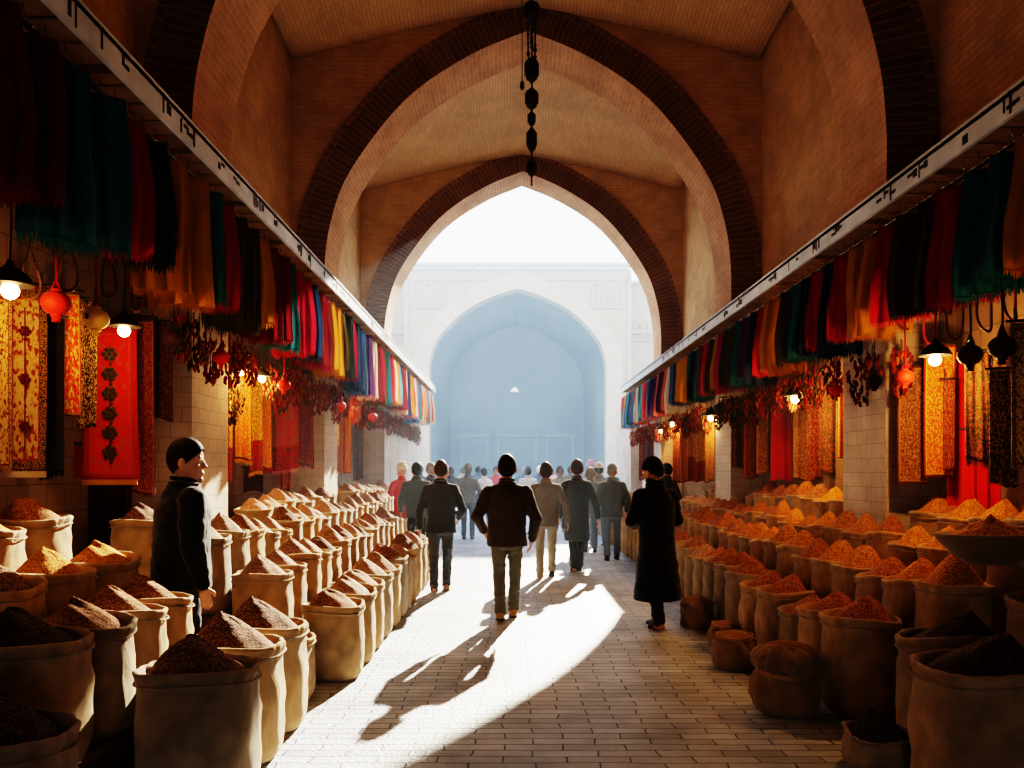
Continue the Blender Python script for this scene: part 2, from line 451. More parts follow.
cy = S_.cycles; cy.max_bounces = 8; cy.diffuse_bounces = 5; cy.glossy_bounces = 2; cy.transmission_bounces = 2; cy.volume_bounces = 0
cy.use_denoising = True; cy.caustics_reflective = False; cy.caustics_refractive = False; cy.sample_clamp_indirect = 6

# ------------------------------------------------------------------ cloth, sack and grain materials
def fabric(name, col, rough=.9, weave=220, bmp=.25, sheen=.3, var=.3):
    if name in MATS: return MATS[name]
    m, nt, b = nodes(name)
    tc = N(nt, 'ShaderNodeTexCoord')
    nz = N(nt, 'ShaderNodeTexNoise'); nz.inputs['Scale'].default_value = 7; nz.inputs['Detail'].default_value = 6
    nt.links.new(tc.outputs['Object'], nz.inputs['Vector'])
    r = ramp(nt, nz.outputs['Fac'], [(.28, tuple(x*(1-var) for x in col)), (.72, tuple(min(1, x*(1+var*.6)) for x in col))])
    nt.links.new(r.outputs['Color'], b.inputs['Base Color']); b.inputs['Roughness'].default_value = rough
    b.inputs['Specular IOR Level'].default_value = .15; b.inputs['Sheen Weight'].default_value = sheen; b.inputs['Sheen Roughness'].default_value = .4
    wv = N(nt, 'ShaderNodeTexNoise'); wv.inputs['Scale'].default_value = weave; wv.inputs['Detail'].default_value = 2
    nt.links.new(tc.outputs['Object'], wv.inputs['Vector'])
    ad = N(nt, 'ShaderNodeMath', operation='MULTIPLY_ADD'); ad.inputs[1].default_value = 3.0
    nt.links.new(nz.outputs['Fac'], ad.inputs[0]); nt.links.new(wv.outputs['Fac'], ad.inputs[2])
    bump(nt, b, ad.outputs[0], bmp, .006)
    MATS[name] = m; return m
def grain(name, dark, mid, light, scale=85):
    m, nt, b = nodes(name)
    tc = N(nt, 'ShaderNodeTexCoord')
    vo = N(nt, 'ShaderNodeTexVoronoi'); vo.inputs['Scale'].default_value = scale
    nt.links.new(tc.outputs['Object'], vo.inputs['Vector'])
    sp = N(nt, 'ShaderNodeSeparateColor'); nt.links.new(vo.outputs['Color'], sp.inputs[0])
    r = ramp(nt, sp.outputs[0], [(0, dark), (.5, mid), (1, light)])
    rd = ramp(nt, vo.outputs['Distance'], [(.35, (1,1,1)), (.85, (.45,.42,.4))])
    col = mixc(nt, 1.0, r.outputs['Color'], rd.outputs['Color'], 'MULTIPLY')
    nt.links.new(col, b.inputs['Base Color']); b.inputs['Roughness'].default_value = .8; b.inputs['Specular IOR Level'].default_value = .08
    inv = N(nt, 'ShaderNodeMath', operation='MULTIPLY'); inv.inputs[1].default_value = -1; nt.links.new(vo.outputs['Distance'], inv.inputs[0])
    bump(nt, b, inv.outputs[0], .7, .006)
    MATS[name] = m; return m
GR = {
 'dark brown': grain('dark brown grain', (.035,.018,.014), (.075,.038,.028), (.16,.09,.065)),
 'brown': grain('brown grain', (.11,.05,.03), (.20,.10,.06), (.36,.22,.14)),
 'reddish brown': grain('reddish brown grain', (.17,.065,.03), (.30,.13,.06), (.46,.27,.15)),
 'orange': grain('orange grain', (.36,.13,.02), (.56,.24,.035), (.72,.38,.09)),
 'rust': grain('rust grain', (.24,.085,.025), (.38,.15,.045), (.52,.26,.10)),
 'pinkish tan': grain('pinkish tan grain', (.28,.15,.10), (.42,.25,.17), (.60,.42,.31)),
}
BURLAP = [fabric('burlap tan', (.45,.30,.15), .95, 190, .6, .3, .38), fabric('burlap golden', (.50,.325,.14), .95, 190, .6, .3, .38), fabric('burlap grey tan', (.35,.26,.16), .95, 190, .6, .3, .38)]

def superr(a, n): return (abs(math.cos(a))**n + abs(math.sin(a))**n)**(-1.0/n)
def sack_meshes(seed, fine=False, flare=0.0, r=.25, h=.6, mound=.17, wr=1.0, full=.975):
    rr = random.Random(seed); nseg = 56 if fine else 32
    off = Vector((rr.uniform(0,50), rr.uniform(0,50), rr.uniform(0,50)))
    prof = [(.0,.80),(.02,.90),(.07,.97),(.16,1.0),(.28,1.02),(.4,1.03),(.52,1.03),(.64,1.02),(.75,1.0),(.84,.985),(.90,.985),(.935,1.01),(.965,1.045),(.99,1.035),(1.0,.99),(.99,.95),(.96,.915),(.90,.90)]
    vs = []; fs = []
    rim = [rr.uniform(-1,1) for _ in range(5)]
    def rimz(a): return .018*(rim[0]*math.sin(a)+rim[1]*math.sin(2*a+rim[2]*3)+.6*rim[3]*math.sin(3*a+rim[4]*4))
    for (t, q) in prof:
        for k in range(nseg):
            a = 2*PI*k/nseg
            rad = r*q*superr(a, 2.9)*(1+flare*t)
            z = h*t + (rimz(a) if t > .8 else rimz(a)*max(0, t-.2))
            p = Vector((rad*math.cos(a), rad*math.sin(a), z))
            nn = noise.noise(Vector((p.x*6, p.y*6, z*16))+off)*.013 + noise.noise(Vector((p.x*14, p.y*14, z*40))+off)*.006 - .010*max(0, noise.noise(Vector((math.cos(a)*3.2, math.sin(a)*3.2, z*7+math.sin(a*2)*1.5))+off))
            if t > .86: nn += .006*math.sin(a*17+rim[1]*5) + .006*noise.noise(Vector((a*5, t*9, 0))+off)
            dirn = Vector((math.cos(a), math.sin(a), 0)); p += dirn*nn*wr*(1 if t > .03 else .3)
            if t == 0: p.z = 0
            vs.append(p)
    m = len(prof)
    for i in range(m-1):
        for k in range(nseg):
            k2 = (k+1) % nseg; fs.append((i*nseg+k, i*nseg+k2, (i+1)*nseg+k2, (i+1)*nseg+k))
    fs.append(tuple(range(nseg-1,-1,-1)))
    b = MB(); b.add(vs, fs); body = b.mesh('sack', [BURLAP[0]], True)
    # heap of grain
    nr = 22 if fine else 12; vs = []; fs = []
    px, py = rr.uniform(-.34,-.12)*r, rr.uniform(-.3,.3)*r
    R0 = r*full*(1+flare)
    for i in range(nr):
        q = (i+1)/nr
        for k in range(nseg):
            a = 2*PI*k/nseg; rad = R0*q*superr(a, 2+.9*q**3)
            x, y = rad*math.cos(a)+px*(1-q), rad*math.sin(a)+py*(1-q)
            d = math.sqrt(q*q+.035)
            z = h*(.90+.035*(1-q)) + rimz(a)*.9 + mound*max(0,1-d**1.55)**1.08 + .008*(1-q)
            z += (1-q**4)*(noise.noise(Vector((x*9,y*9,0))+off)*.022)
            if fine: z += (1-q**6)*noise.noise(Vector((x*90,y*90,3))+off)*.004
            vs.append((x, y, z))
    vs.append((px, py, h*.935+mound*(1-math.sqrt(.035)**1.55)**1.08+.008)); top = len(vs)-1
    for i in range(nr-1):
        for k in range(nseg):
            k2 = (k+1) % nseg; fs.append((i*nseg+k, (i+1)*nseg+k, (i+1)*nseg+k2, i*nseg+k2))
    for k in range(nseg): fs.append((top, k, (k+1) % nseg))
    g = MB(); g.add(vs, fs); heap = g.mesh('grain_heap', [GR['brown']], True)
    # rolled lip: stitched hem line running round the mouth
    hb = MB(); pts = []
    for k in range(nseg+1):
        a = 2*PI*(k % nseg)/nseg; rad = r*1.035*superr(a, 2.9)*(1+flare*.9); pts.append((rad*math.cos(a), rad*math.sin(a), h*.905+rimz(a)))
    hb.tube(pts, .006, 5, cap=False); hem = hb.mesh('hem_cord', [BURLAP[2]], True)
    return body, heap, hem
PROTO = [sack_meshes(100+i, False, mound=.15+.015*(i % 4)) for i in range(8)]
FINE = [sack_meshes(300+i, True, mound=.155+.015*(i % 3)) for i in range(6)]
HEAP = [sack_meshes(700+i, True, mound=.20+.02*(i % 3), full=.985) for i in range(6)]
nsack = 0
def sack(x, y, z, wx, wy, h, g, label, group=None, fine=False, cloth=None, rz=None, pr=None, mh=1.0, tilt=0):
    global nsack
    nsack += 1
    t = thing('grain_sack', label, 'sack', (x,y,z+.004), (R.uniform(-.05,.05) if x < 0 else PI+R.uniform(-.05,.05)) if rz is None else rz, group)
    if tilt: t.rotation_euler.y = tilt
    body, heap, hem = pr or (FINE if fine else PROTO)[R.randrange(len(FINE if fine else PROTO))]
    sx, sy, sz = wx/.535, wy/.535, h/.6
    cl = cloth or BURLAP[R.choice((0,0,1,2))]
    for nm, me, mt in (('bag', body, cl), ('grain_heap', heap, GR[g]), ('hem_cord', hem, BURLAP[2])):
        if nm == 'hem_cord' and not fine and y > 9: continue
        o = link(nm, me, t); o.scale = (sx, sy, sz*(mh if 0 else 1)); set_mat(o, mt)
    return t

# ------------------------------------------------------------------ stepped stands that carry the rear sacks
M_wood = fabric('dark stall wood', (.13,.075,.04), .8, 60, .3, 0)
def stand(label, steps):
    t = thing('stepped_stand', label, 'stand', (0,0,0))
    for (x0, x1, y0, y1, z) in steps:
        mb = MB(); mb.box((min(x0,x1), y0, 0), (max(x0,x1), y1, z)); mb.build('step', M_wood, t)
ZL = (.0, .30, .52, .70)
stand('dark wooden stepped stand under the near sacks beside the standing man', [(-1.91,-2.475,3.2,5.15,.32), (-2.475,-2.99,3.2,5.6,.50), (-2.99,-3.52,3.2,5.7,.74)])
stand('dark wooden stepped stand under the sunlit sacks past the standing man', [(-1.72,-2.21,5.98,13.45,ZL[1]), (-2.21,-2.67,5.98,15.4,ZL[2]), (-2.67,-2.98,5.98,18.0,ZL[3])])
stand('dark wooden stepped stand under the nearest sacks by the red drapes', [(2.86,3.36,3.0,4.85,.32), (3.36,3.95,3.0,4.85,.6)])
stand('dark wooden stepped stand under the orange sacks between the brick piers', [(2.65,3.11,4.9,15.5,.31), (3.11,3.48,4.9,15.5,.53)])
stand('dark wooden stepped stand under the farthest hazy sacks', [(2.65,3.11,16.5,22.8,.31), (3.11,3.48,16.5,22.8,.53)])
for nm, y0, y1 in (('before the first pier', 4.9, 7.45), ('between first and second pier', 8.5, 12.7), ('between second and third pier', 13.8, 15.5)):
    stand('dark wooden back ledge at the patterned cloth wall ' + nm, [(3.52,3.96,y0,y1,.74)])

# --- named sacks close to the camera, left stall
ROWN = ('front row', 'second row', 'third row', 'back row')
hero = [
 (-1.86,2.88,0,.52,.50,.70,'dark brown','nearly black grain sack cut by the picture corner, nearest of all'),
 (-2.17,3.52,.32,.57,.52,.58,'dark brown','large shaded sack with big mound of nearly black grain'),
 (-1.57,4.02,0,.60,.48,.66,'brown','shaded near sack of brown grain with sunlit fuzzy rim'),
 (-1.60,4.56,0,.60,.50,.66,'brown','tall sack of brown grain, second along the sunlit aisle edge'),
 (-1.60,5.10,0,.59,.50,.66,'brown','tall sack of brown grain, third along the sunlit aisle edge'),
 (-1.66,5.68,0,.52,.46,.46,'reddish brown','low sack of red-brown grain in the shade between taller front sacks'),
 (-2.16,4.00,.32,.53,.33,.56,'reddish brown','oval sack of reddish grain directly behind the largest dark sack'),
 (-2.16,4.38,.32,.53,.33,.56,'reddish brown','second reddish grain sack behind the largest dark sack'),
 (-2.16,4.74,.32,.53,.33,.57,'reddish brown','third reddish grain sack behind the largest dark sack'),
 (-2.14,5.00+.0,.32,.52,.14,.57,'reddish brown',None),
 (-2.70,3.66,.50,.46,.46,.52,'brown','sack of brown grain half cut off beside the orange heaps'),
 (-2.70,4.16,.50,.46,.46,.54,'brown','sack of brown grain in front of the big orange heap'),
 (-2.70,4.66,.50,.48,.48,.55,'orange','large sack of bright orange grain by the tiled wall'),
 (-2.69,5.20,.50,.48,.46,.56,'orange','sack of dusty orange grain at the standing man\'s back'),
 (-3.22,4.30,.74,.48,.48,.50,'orange','orange grain sack against the wall under the gold carpet'),
 (-3.22,4.82,.74,.48,.46,.54,'orange','orange grain sack against the wall under the dark fringed shawl'),
 (-3.22,5.34,.74,.48,.46,.58,'rust','tall rust heap against the tiled wall under the red rug'),
]
for (x, y, z, wx, wy, h, g, lab) in hero:
    if lab: sack(x, y, z, wx, wy, h, g, lab, 'grain sacks of the left stall', True)
# --- rows along the left aisle
def row(side, tier, x, z, y0, y1, pitch, w, h, gf, skip=(), stall='left'):
    k = 0; y = y0
    while y < y1:
        if not any(a < y < b for a, b in skip):
            k += 1; g = gf(y)
            p = pitch*R.uniform(.96, 1.0)
            sack(x + R.uniform(-.006,.006), y, z, w*R.uniform(.94,1.0), min(p, pitch)*.96, h*R.uniform(.92,1.08), g,
                 f'sack of {g} grain, {ordinal(k)} from the near end of {stall} stall {ROWN[tier]}', f'grain sacks of the {stall} stall', y < 8.2, pr=R.choice(HEAP) if side > 0 and tier > 0 and y < 13 else None)
        y += pitch
pt = lambda y: R.choice(('pinkish tan','pinkish tan','reddish brown','brown'))
row(-1, 0, -1.42, 0, 6.36, 12.2, .52, .52, .62, pt)
row(-1, 1, -1.95, ZL[1], 6.26, 13.3, .46, .47, .58, pt)
row(-1, 2, -2.42, ZL[2], 6.28, 15.2, .44, .42, .57, pt)
row(-1, 3, -2.90, ZL[3], 6.25, 17.8, .46, .44, .54, pt, [(7.25,8.7),(12.55,14.0)])
# --- right stall, close sacks
hero = [
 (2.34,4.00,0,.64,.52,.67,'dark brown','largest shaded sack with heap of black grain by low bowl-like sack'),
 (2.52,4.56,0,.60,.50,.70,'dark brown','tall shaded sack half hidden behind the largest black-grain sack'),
 (2.36,5.42,0,.50,.46,.66,'rust','tall upright sack of rust grain beside the tied cloth bundle'),
 (2.37,5.92,0,.48,.44,.62,'rust','upright rust grain sack just behind the tall one by the bundle'),
 (2.38,6.40,0,.46,.44,.52,'rust','shorter rust grain sack, third behind the tied cloth bundle'),
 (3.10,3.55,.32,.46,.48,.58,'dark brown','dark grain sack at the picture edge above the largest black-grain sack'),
 (3.10,4.06,.32,.46,.46,.58,'brown','brown grain sack just past the dark one at the picture edge'),
 (3.10,4.56,.32,.46,.46,.58,'brown','brown grain sack below the wide shallow orange basket'),
 (3.64,3.60,.60,.5,.48,.62,'orange','orange grain sack at picture edge under the gold cloth'),
 (3.64,4.12,.60,.5,.48,.62,'orange','orange grain sack under the dark patterned shawl'),
 (3.64,4.62,.60,.5,.46,.62,'orange','orange grain sack under the bright red drapes'),
]
for (x, y, z, wx, wy, h, g, lab) in hero: sack(x, y, z, wx, wy, h, g, lab, 'grain sacks of the right stall', True)
rt = lambda y: 'rust' if y < 9 else R.choice(('rust','reddish brown','pinkish tan')) if y < 13 else 'pinkish tan'
og = lambda y: R.choice(('orange','orange','orange','rust')) if y < 9.5 else R.choice(('rust','reddish brown')) if y < 13 else 'pinkish tan'
seller = [(15.5,16.5)]
row(1, 0, 2.37, 0, 6.98, 22.6, .48, .50, .62, rt, stall='right')
row(1, 1, 2.86, .31, 5.18, 22.6, .46, .45, .56, og, seller, 'right')
row(1, 2, 3.30, .53, 5.18, 22.6, .46, .37, .53, og, seller, 'right')
row(1, 3, 3.745, .74, 5.2, 15.2, .46, .43, .54, og, [(7.15,8.75),(12.45,14.05)], 'right')

# --- low sacks and bundles on the paving, right side
LOW = sack_meshes(501, True, .0, r=.25, h=.30, mound=.20, wr=1.6)
def low(x, y, w, h, g, lab):
    t = thing('low_sack', lab, 'sack', (x,y,0), R.uniform(-.3,.3), 'low sacks along the aisle')
    for nm, me, mt in (('bag', LOW[0], BURLAP[2]), ('grain_heap', LOW[1], GR[g])):
        o = link(nm, me, t); o.scale = (w/.535, w/.535, h/.3); set_mat(o, mt)
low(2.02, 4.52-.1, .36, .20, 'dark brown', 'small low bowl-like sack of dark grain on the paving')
def bundle(x, y, w, h, lab, seed, topknot=True):
    rr = random.Random(seed); t = thing('cloth_bundle', lab, 'bundle', (x,y,0), rr.uniform(-.5,.5), 'wrinkled cloth bundles along the aisle')
    n = 44; vs = []; fs = []; prof = [(0,.72),(.03,.86),(.12,.97),(.25,1.0),(.4,1.0),(.52,.95),(.58,.86),(.61,.80),(.64,.84),(.70,.93),(.78,.95),(.86,.88),(.93,.72),(.98,.48),(1.0,.2)]
    if not topknot: prof = [(0,.72),(.05,.88),(.2,1.0),(.45,1.02),(.65,.97),(.8,.86),(.9,.72),(.97,.5),(1.0,.22)]
    off = Vector((seed*3.1, seed*1.7, 0)); r = w/2
    for (tt, q) in prof:
        for k in range(n):
            a = 2*PI*k/n; p = Vector((math.cos(a)*r*q, math.sin(a)*r*q, h*tt))
            fold = .02*math.sin(a*9+tt*7+seed)*(.4+tt) + .03*noise.noise(Vector((math.cos(a)*3, math.sin(a)*3, tt*4))+off)
            p += Vector((math.cos(a), math.sin(a), 0))*fold*(w/.4)*(1 if tt > .02 else .2); p.z += (.02*noise.noise(p*9+off) if tt > .1 else 0)
            vs.append(p)
    m = len(prof)
    for i in range(m-1):
        for k in range(n): fs.append((i*n+k, i*n+(k+1)%n, (i+1)*n+(k+1)%n, (i+1)*n+k))
    fs.append(tuple(range(n-1,-1,-1))); fs.append(tuple((m-1)*n+k for k in range(n)))
    b = MB(); b.add(vs, fs); b.build('bag', fabric('bundle cloth', (.30,.19,.10), .9, 200, .4), t, True)
    b = MB(); zt = .61 if topknot else .88; q = .82 if topknot else .76
    for j in range(3):
        pts = [(math.cos(2*PI*k/40)*r*q*1.06, math.sin(2*PI*k/40)*r*q*1.06, h*zt+.014*(j-1)+.01*math.sin(2*PI*k/40*2+j)) for k in range(41)]
        b.tube(pts, .008, 5, cap=False)
    b.build('tie_cord', fabric('tie cord', (.42,.24,.10), .9, 100, .3), t, True)
    b = MB()
    for j in range(7):
        a0 = -1.2+.4*j
        pts = [(math.cos(PI*s/12)*r*.93*.9, r*.55*math.sin(a0), h*(.80 if topknot else .78)+math.sin(PI*s/12)*h*.22*math.cos(a0*.8)) for s in range(13)]
        b.tube(pts, [.006+.010*math.sin(PI*s/12) for s in range(13)], 6)
    b.build('fold', fabric('bundle fold cloth', (.40,.22,.09), .9, 200, .3), t, True)
bundle(1.86, 5.42, .44, .46, 'large wrinkled cloth bundle tied in two beside the tall rust sack', 3)
bundle(1.84, 6.62, .36, .30, 'middle wrinkled cloth bundle on the paving behind the large one', 5, False)
bundle(1.93, 7.22, .30, .27, 'small dark cloth bundle on the paving between the other two', 7, False)
bundle(1.93, 8.35, .34, .31, 'tied cloth bundle at the heels of the black-coated person', 9)
# shallow wide basket resting over the sacks
def basket(x, y, z, label):
    t = thing('wide_basket', label, 'basket', (x,y,z), .2)
    b = MB(); b.lathe([(.16,0),(.24,.05),(.33,.13),(.36,.17),(.372,.185),(.355,.19),(.33,.175),(.25,.14)], 44, sy=.62); b.build('bowl', fabric('woven basket', (.30,.2,.1), .9, 60, .5), t, True)
    g = MB(); vs = []; fs = []; n = 44; nr = 14
    for i in range(nr):
        q = (i+1)/nr
        for k in range(n):
            a = 2*PI*k/n; xx, yy = .335*q*math.cos(a), .335*.62*q*math.sin(a)
            vs.append((xx, yy, .15+.15*(1-q)**1.1+.012*noise.noise(Vector((xx*20,yy*20,1)))))
    vs.append((0,0,.31))
    for i in range(nr-1):
        for k in range(n): fs.append((i*n+k, (i+1)*n+k, (i+1)*n+(k+1)%n, i*n+(k+1)%n))
    for k in range(n): fs.append((len(vs)-1, k, (k+1)%n))
    g.add(vs, fs); g.build('grain_heap', GR['orange'], t, True)
basket(2.98, 4.98, 1.06, 'wide shallow basket heaped with orange grain at the picture edge')

# ------------------------------------------------------------------ canopies along both sides
M_fasc = plain('worn whitewashed metal', (.60,.62,.64), .55, 3, .22, .4)
M_soff = fabric('soffit plank wood', (.33,.19,.09), .8, 40, .4, 0)
M_iron = plain('dark metal', (.03,.028,.026), .5, 20, .2)
M_ink = plain('black paint', (.02,.02,.022), .7, 20, .1)
M_steel = plain('shiny hook steel', (.5,.5,.5), .25, 20, .1, .5, 1)
def canopy(label, sx, xf, xrod, xw, zb, zt, zrod, y0, y1, lseed):
    t = thing('market_canopy', label, 'canopy', (0,0,0)); rr = random.Random(lseed)
    b = MB(); b.box((min(xf,xf+sx*.03), y0, zb), (max(xf,xf+sx*.03), y1, zt)); fo = b.build('fascia_board', M_fasc, t)
    b = MB(); b.box((min(xf,xf+sx*.06), y0, zt), (max(xf,xf+sx*.06), y1, zt+.025)); b.build('fascia_cap', M_fasc, fo)
    # painted strokes of the sign lettering
    y = y0+.5; xo = xf-sx*.004
    while y < 17:
        if rr.random() < .62:
            b = MB()
            for _ in range(rr.randint(1,5)):
                h = rr.uniform(.35,.8)*(zt-zb); zc = (zb+zt)/2+rr.uniform(-.02,.02); k = rr.random()
                if k < .45: b.box((min(xo,xf), y, zc-h/2), (max(xo,xf), y+rr.uniform(.012,.03), zc+h/2))
                elif k < .75: b.box((min(xo,xf), y, zc-.01), (max(xo,xf), y+rr.uniform(.05,.10), zc+.015))
                else:
                    w = rr.uniform(.02,.035); b.box((min(xo,xf), y, zc-w), (max(xo,xf), y+2*w, zc+w))
                if rr.random() < .35: b.box((min(xo,xf), y+.01, zc+h/2+.004), (max(xo,xf), y+.03, zc+h/2+.02))
                y += rr.uniform(.035,.07)
            b.build('lettering', M_ink, fo)
        y += rr.uniform(.12,.5)
    # planked soffit and roof above
    b = MB(); y = y0
    while y < y1-.01:
        e = min(y+.235, y1); b.box((min(xf+sx*.03,xw), y+.006, zb+.03), (max(xf+sx*.03,xw), e-.006, zb+.055)); y += .25
    b.build('soffit_plank', M_soff, t)
    b = MB(); b.box((min(xf,xw), y0, zt-.03), (max(xf,xw), y1, zt)); b.build('roof_sheet', plain('grey roof sheet', (.25,.25,.25), .7), t)
    y = y0+.4
    while y < y1:
        b = MB(); b.box((min(xf+sx*.03,xw), y-.03, zb-.01), (max(xf+sx*.03,xw), y+.03, zb+.03)); b.build('rafter', M_soff, t); y += 1.2
    rb = MB(); rb.tube([(xrod,y0+.05,zrod), (xrod,y1-.05,zrod)], .014, 8)
    ro = rb.build('hanging_rod', M_iron, t, True)
    b = MB(); y = y0+.2; b.tube([(xrod-sx*.013,y0+.1,zrod+.01), (xrod-sx*.013,y1-.1,zrod+.01)], .004, 5)
    while y < y1-.2:
        b.tube([(xrod,y,zrod+.004), (xrod+.012,y,zrod+.04), (xrod,y,zrod+.06), (xrod-.008,y,zb+.028)], .004, 4); b.ball((xrod-sx*.012,y+.05,zrod+.012), .013, 6, 4); b.ball((xrod-sx*.014,y+.12,zrod+.004), .009, 6, 4); y += .19
    b.build('hook_chain', M_steel, ro, True)
XRL, ZRL, XRR, ZRR = -2.50, 3.93, 3.28, 3.77
canopy('long left canopy with worn white lettered edge over hanging scarves', -1, -2.35, XRL, WL, 4.01, 4.18, ZRL, 2.0, 24.6, 5)
canopy('long right canopy with worn white lettered edge over hanging scarves', 1, 3.12, XRR, WR, 3.855, 4.015, ZRR, 2.0, 23.2, 8)

# ------------------------------------------------------------------ scarves on the rods
COL = {'dark red':(.16,.012,.018),'crimson':(.34,.012,.035),'teal':(.018,.12,.14),'navy':(.015,.035,.085),'olive':(.06,.05,.015),'ochre':(.44,.19,.02),'black-green':(.016,.022,.018),
       'magenta':(.32,.012,.10),'purple':(.09,.03,.12),'rose':(.50,.16,.14),'cream':(.62,.52,.38),'turquoise':(.08,.36,.38),'scarlet':(.55,.05,.03),'orange':(.62,.22,.04),'blue':(.05,.13,.27),'pale yellow':(.66,.54,.22)}
def thin(m, col, k=.15):
    nt = m.node_tree; b = nt.nodes['Principled BSDF']; o = nt.nodes['Material Output']
    tr = nt.nodes.new('ShaderNodeBsdfTranslucent'); tr.inputs[0].default_value = c4(tuple(min(1, x*1.6) for x in col)); mx = nt.nodes.new('ShaderNodeMixShader'); mx.inputs[0].default_value = k
    nt.links.new(b.outputs[0], mx.inputs[1]); nt.links.new(tr.outputs[0], mx.inputs[2]); nt.links.new(mx.outputs[0], o.inputs[0]); return m
SC = {k: thin(fabric('scarf '+k, v, .85, 300, .2, .25, .2), v) for k, v in COL.items()}
def scarf_meshes(seed, w=.42, L=.98):
    rr = random.Random(seed); nx, nz = 26, 16; a1, a2, a3 = rr.uniform(0,6), rr.uniform(0,6), rr.uniform(0,6); kf = rr.uniform(14,20)
    vs = []; fs = []
    def pt(u, t, s):
        # u across, t 0 at the rod .. 1 at the hem, s the front (-1) or back (+1) sheet
        ww = w*(.80+.20*min(1, t*1.6)); x = (u-.5)*ww + .012*math.sin(t*5+a3)
        g = min(1, t*7); amp = (.010+.022*t)*g; y = s*(.014+.028*math.sqrt(t)) + amp*math.sin(kf*(u-.5)*1.0+a1+.6*math.sin(3*t+a2)) + .008*g*math.sin(2.3*kf*u+a2)
        z = .012*(1-min(1,t*12)) - L*t*(1 - (.02*s)) - .012*math.sin(5*u+a3)*t
        z -= .035*t*(1-math.cos((u-.5)*2.6))*-1.0*-1 if 0 else 0
        return (x, y, z)
    rows = [(i/nz, -1) for i in range(nz, -1, -1)] + [(i/nz, 1) for i in range(0, nz+1)]
    for (t, s) in rows:
        for i in range(nx+1): vs.append(pt(i/nx, t, s))
    for j in range(len(rows)-1):
        for i in range(nx): fs.append((j*(nx+1)+i, j*(nx+1)+i+1, (j+1)*(nx+1)+i+1, (j+1)*(nx+1)+i))
    b = MB(); b.add(vs, fs); me = b.mesh('cloth', [SC['teal']], True)
    f = MB()
    for s in (-1, 1):
        for i in range(34):
            u = (i+.5)/34; p = Vector(pt(u, .995, s)); l = rr.uniform(.035,.065); d = Vector((rr.uniform(-.01,.01), rr.uniform(-.008,.008), -l)); hw = .0045
            f.add([p+Vector((-hw,0,0)), p+Vector((hw,0,0)), p+d+Vector((hw*.5,0,0)), p+d-Vector((hw*.5,0,0))], [(0,1,2,3)])
    f.tube([Vector(pt(i/20, .99, -1)) for i in range(21)] + [Vector(pt(1-i/20, .99, 1)) for i in range(21)], .004, 5)
    # selvedge cords down both side edges of the front sheet
    e = MB()
    for u in (0, 1): e.tube([Vector(pt(u, i/nz, -1))+Vector((0,-.004,0)) for i in range(nz+1)], .0045, 5)
    h = MB(); h.tube([(-w*.40,0,0), (w*.40,0,0)], .008, 6); h.tube([(0,0,.016), (0,0,.03), (.0,.012,.038), (0,.0,.048)], .004, 5)
    return me, f.mesh('fringe', [SC['teal']]), e.mesh('edge_cord', [SC['teal']], True), h.mesh('hanger_bar', [M_iron], True)
SCM = [scarf_meshes(40+i, .40+.03*(i % 3), .80+.04*(i % 4)) for i in range(7)]
seqL = 'dark red,dark red,teal,teal,crimson,black-green,ochre,ochre,teal,crimson,olive,olive,ochre,dark red,dark red,teal,crimson,crimson,navy,dark red,crimson,ochre,ochre,olive,black-green,crimson,navy,navy,blue,purple,rose,cream,dark red,crimson,olive,teal,crimson,scarlet,cream,orange,turquoise,dark red,crimson,cream,navy,turquoise,orange,scarlet,cream,rose,blue,teal,crimson,cream,orange,pale yellow,rose,blue,cream,pale yellow,scarlet,cream,pale yellow'.split(',')
seqR = 'olive,ochre,ochre,teal,teal,crimson,olive,olive,crimson,ochre,ochre,crimson,navy,crimson,navy,teal,olive,ochre,ochre,crimson,navy,purple,teal,olive,olive,magenta,ochre,olive,crimson,dark red,teal,black-green,teal,ochre,ochre,ochre,navy,blue,cream,rose,dark red,navy,rose,purple,navy,teal,blue,scarlet,rose,turquoise,teal,cream,scarlet,blue,teal,navy,turquoise,blue,orange,teal,scarlet'.split(',')
def scarves(seq, xr, zr, y0, pitch, ang, side):
    for k, cname in enumerate(seq):
        y = y0 + pitch*k
        t = thing('scarf', f'{cname} fringed scarf, {ordinal(k+1)} from the near end of the {side} rod', 'scarf', (xr, y, zr-.072), ang + R.uniform(-.10,.10), f'scarves on the {side} rod')
        ms = SCM[R.randrange(len(SCM))]; sz = R.uniform(.94, 1.06)*(1.05 if side == 'left' else .95)
        for nm, me in zip(('cloth','fringe','edge_cord','hanger_bar'), ms):
            if nm == 'edge_cord' and y > 12: continue
            o = link(nm, me, t)
            if nm != 'hanger_bar': set_mat(o, SC[cname]); o.scale = (1, 1, sz)
scarves(seqL, XRL, ZRL, 3.75, .325, .62, 'left'); scarves(seqR, XRR, ZRR, 4.25, .31, -.62, 'right')

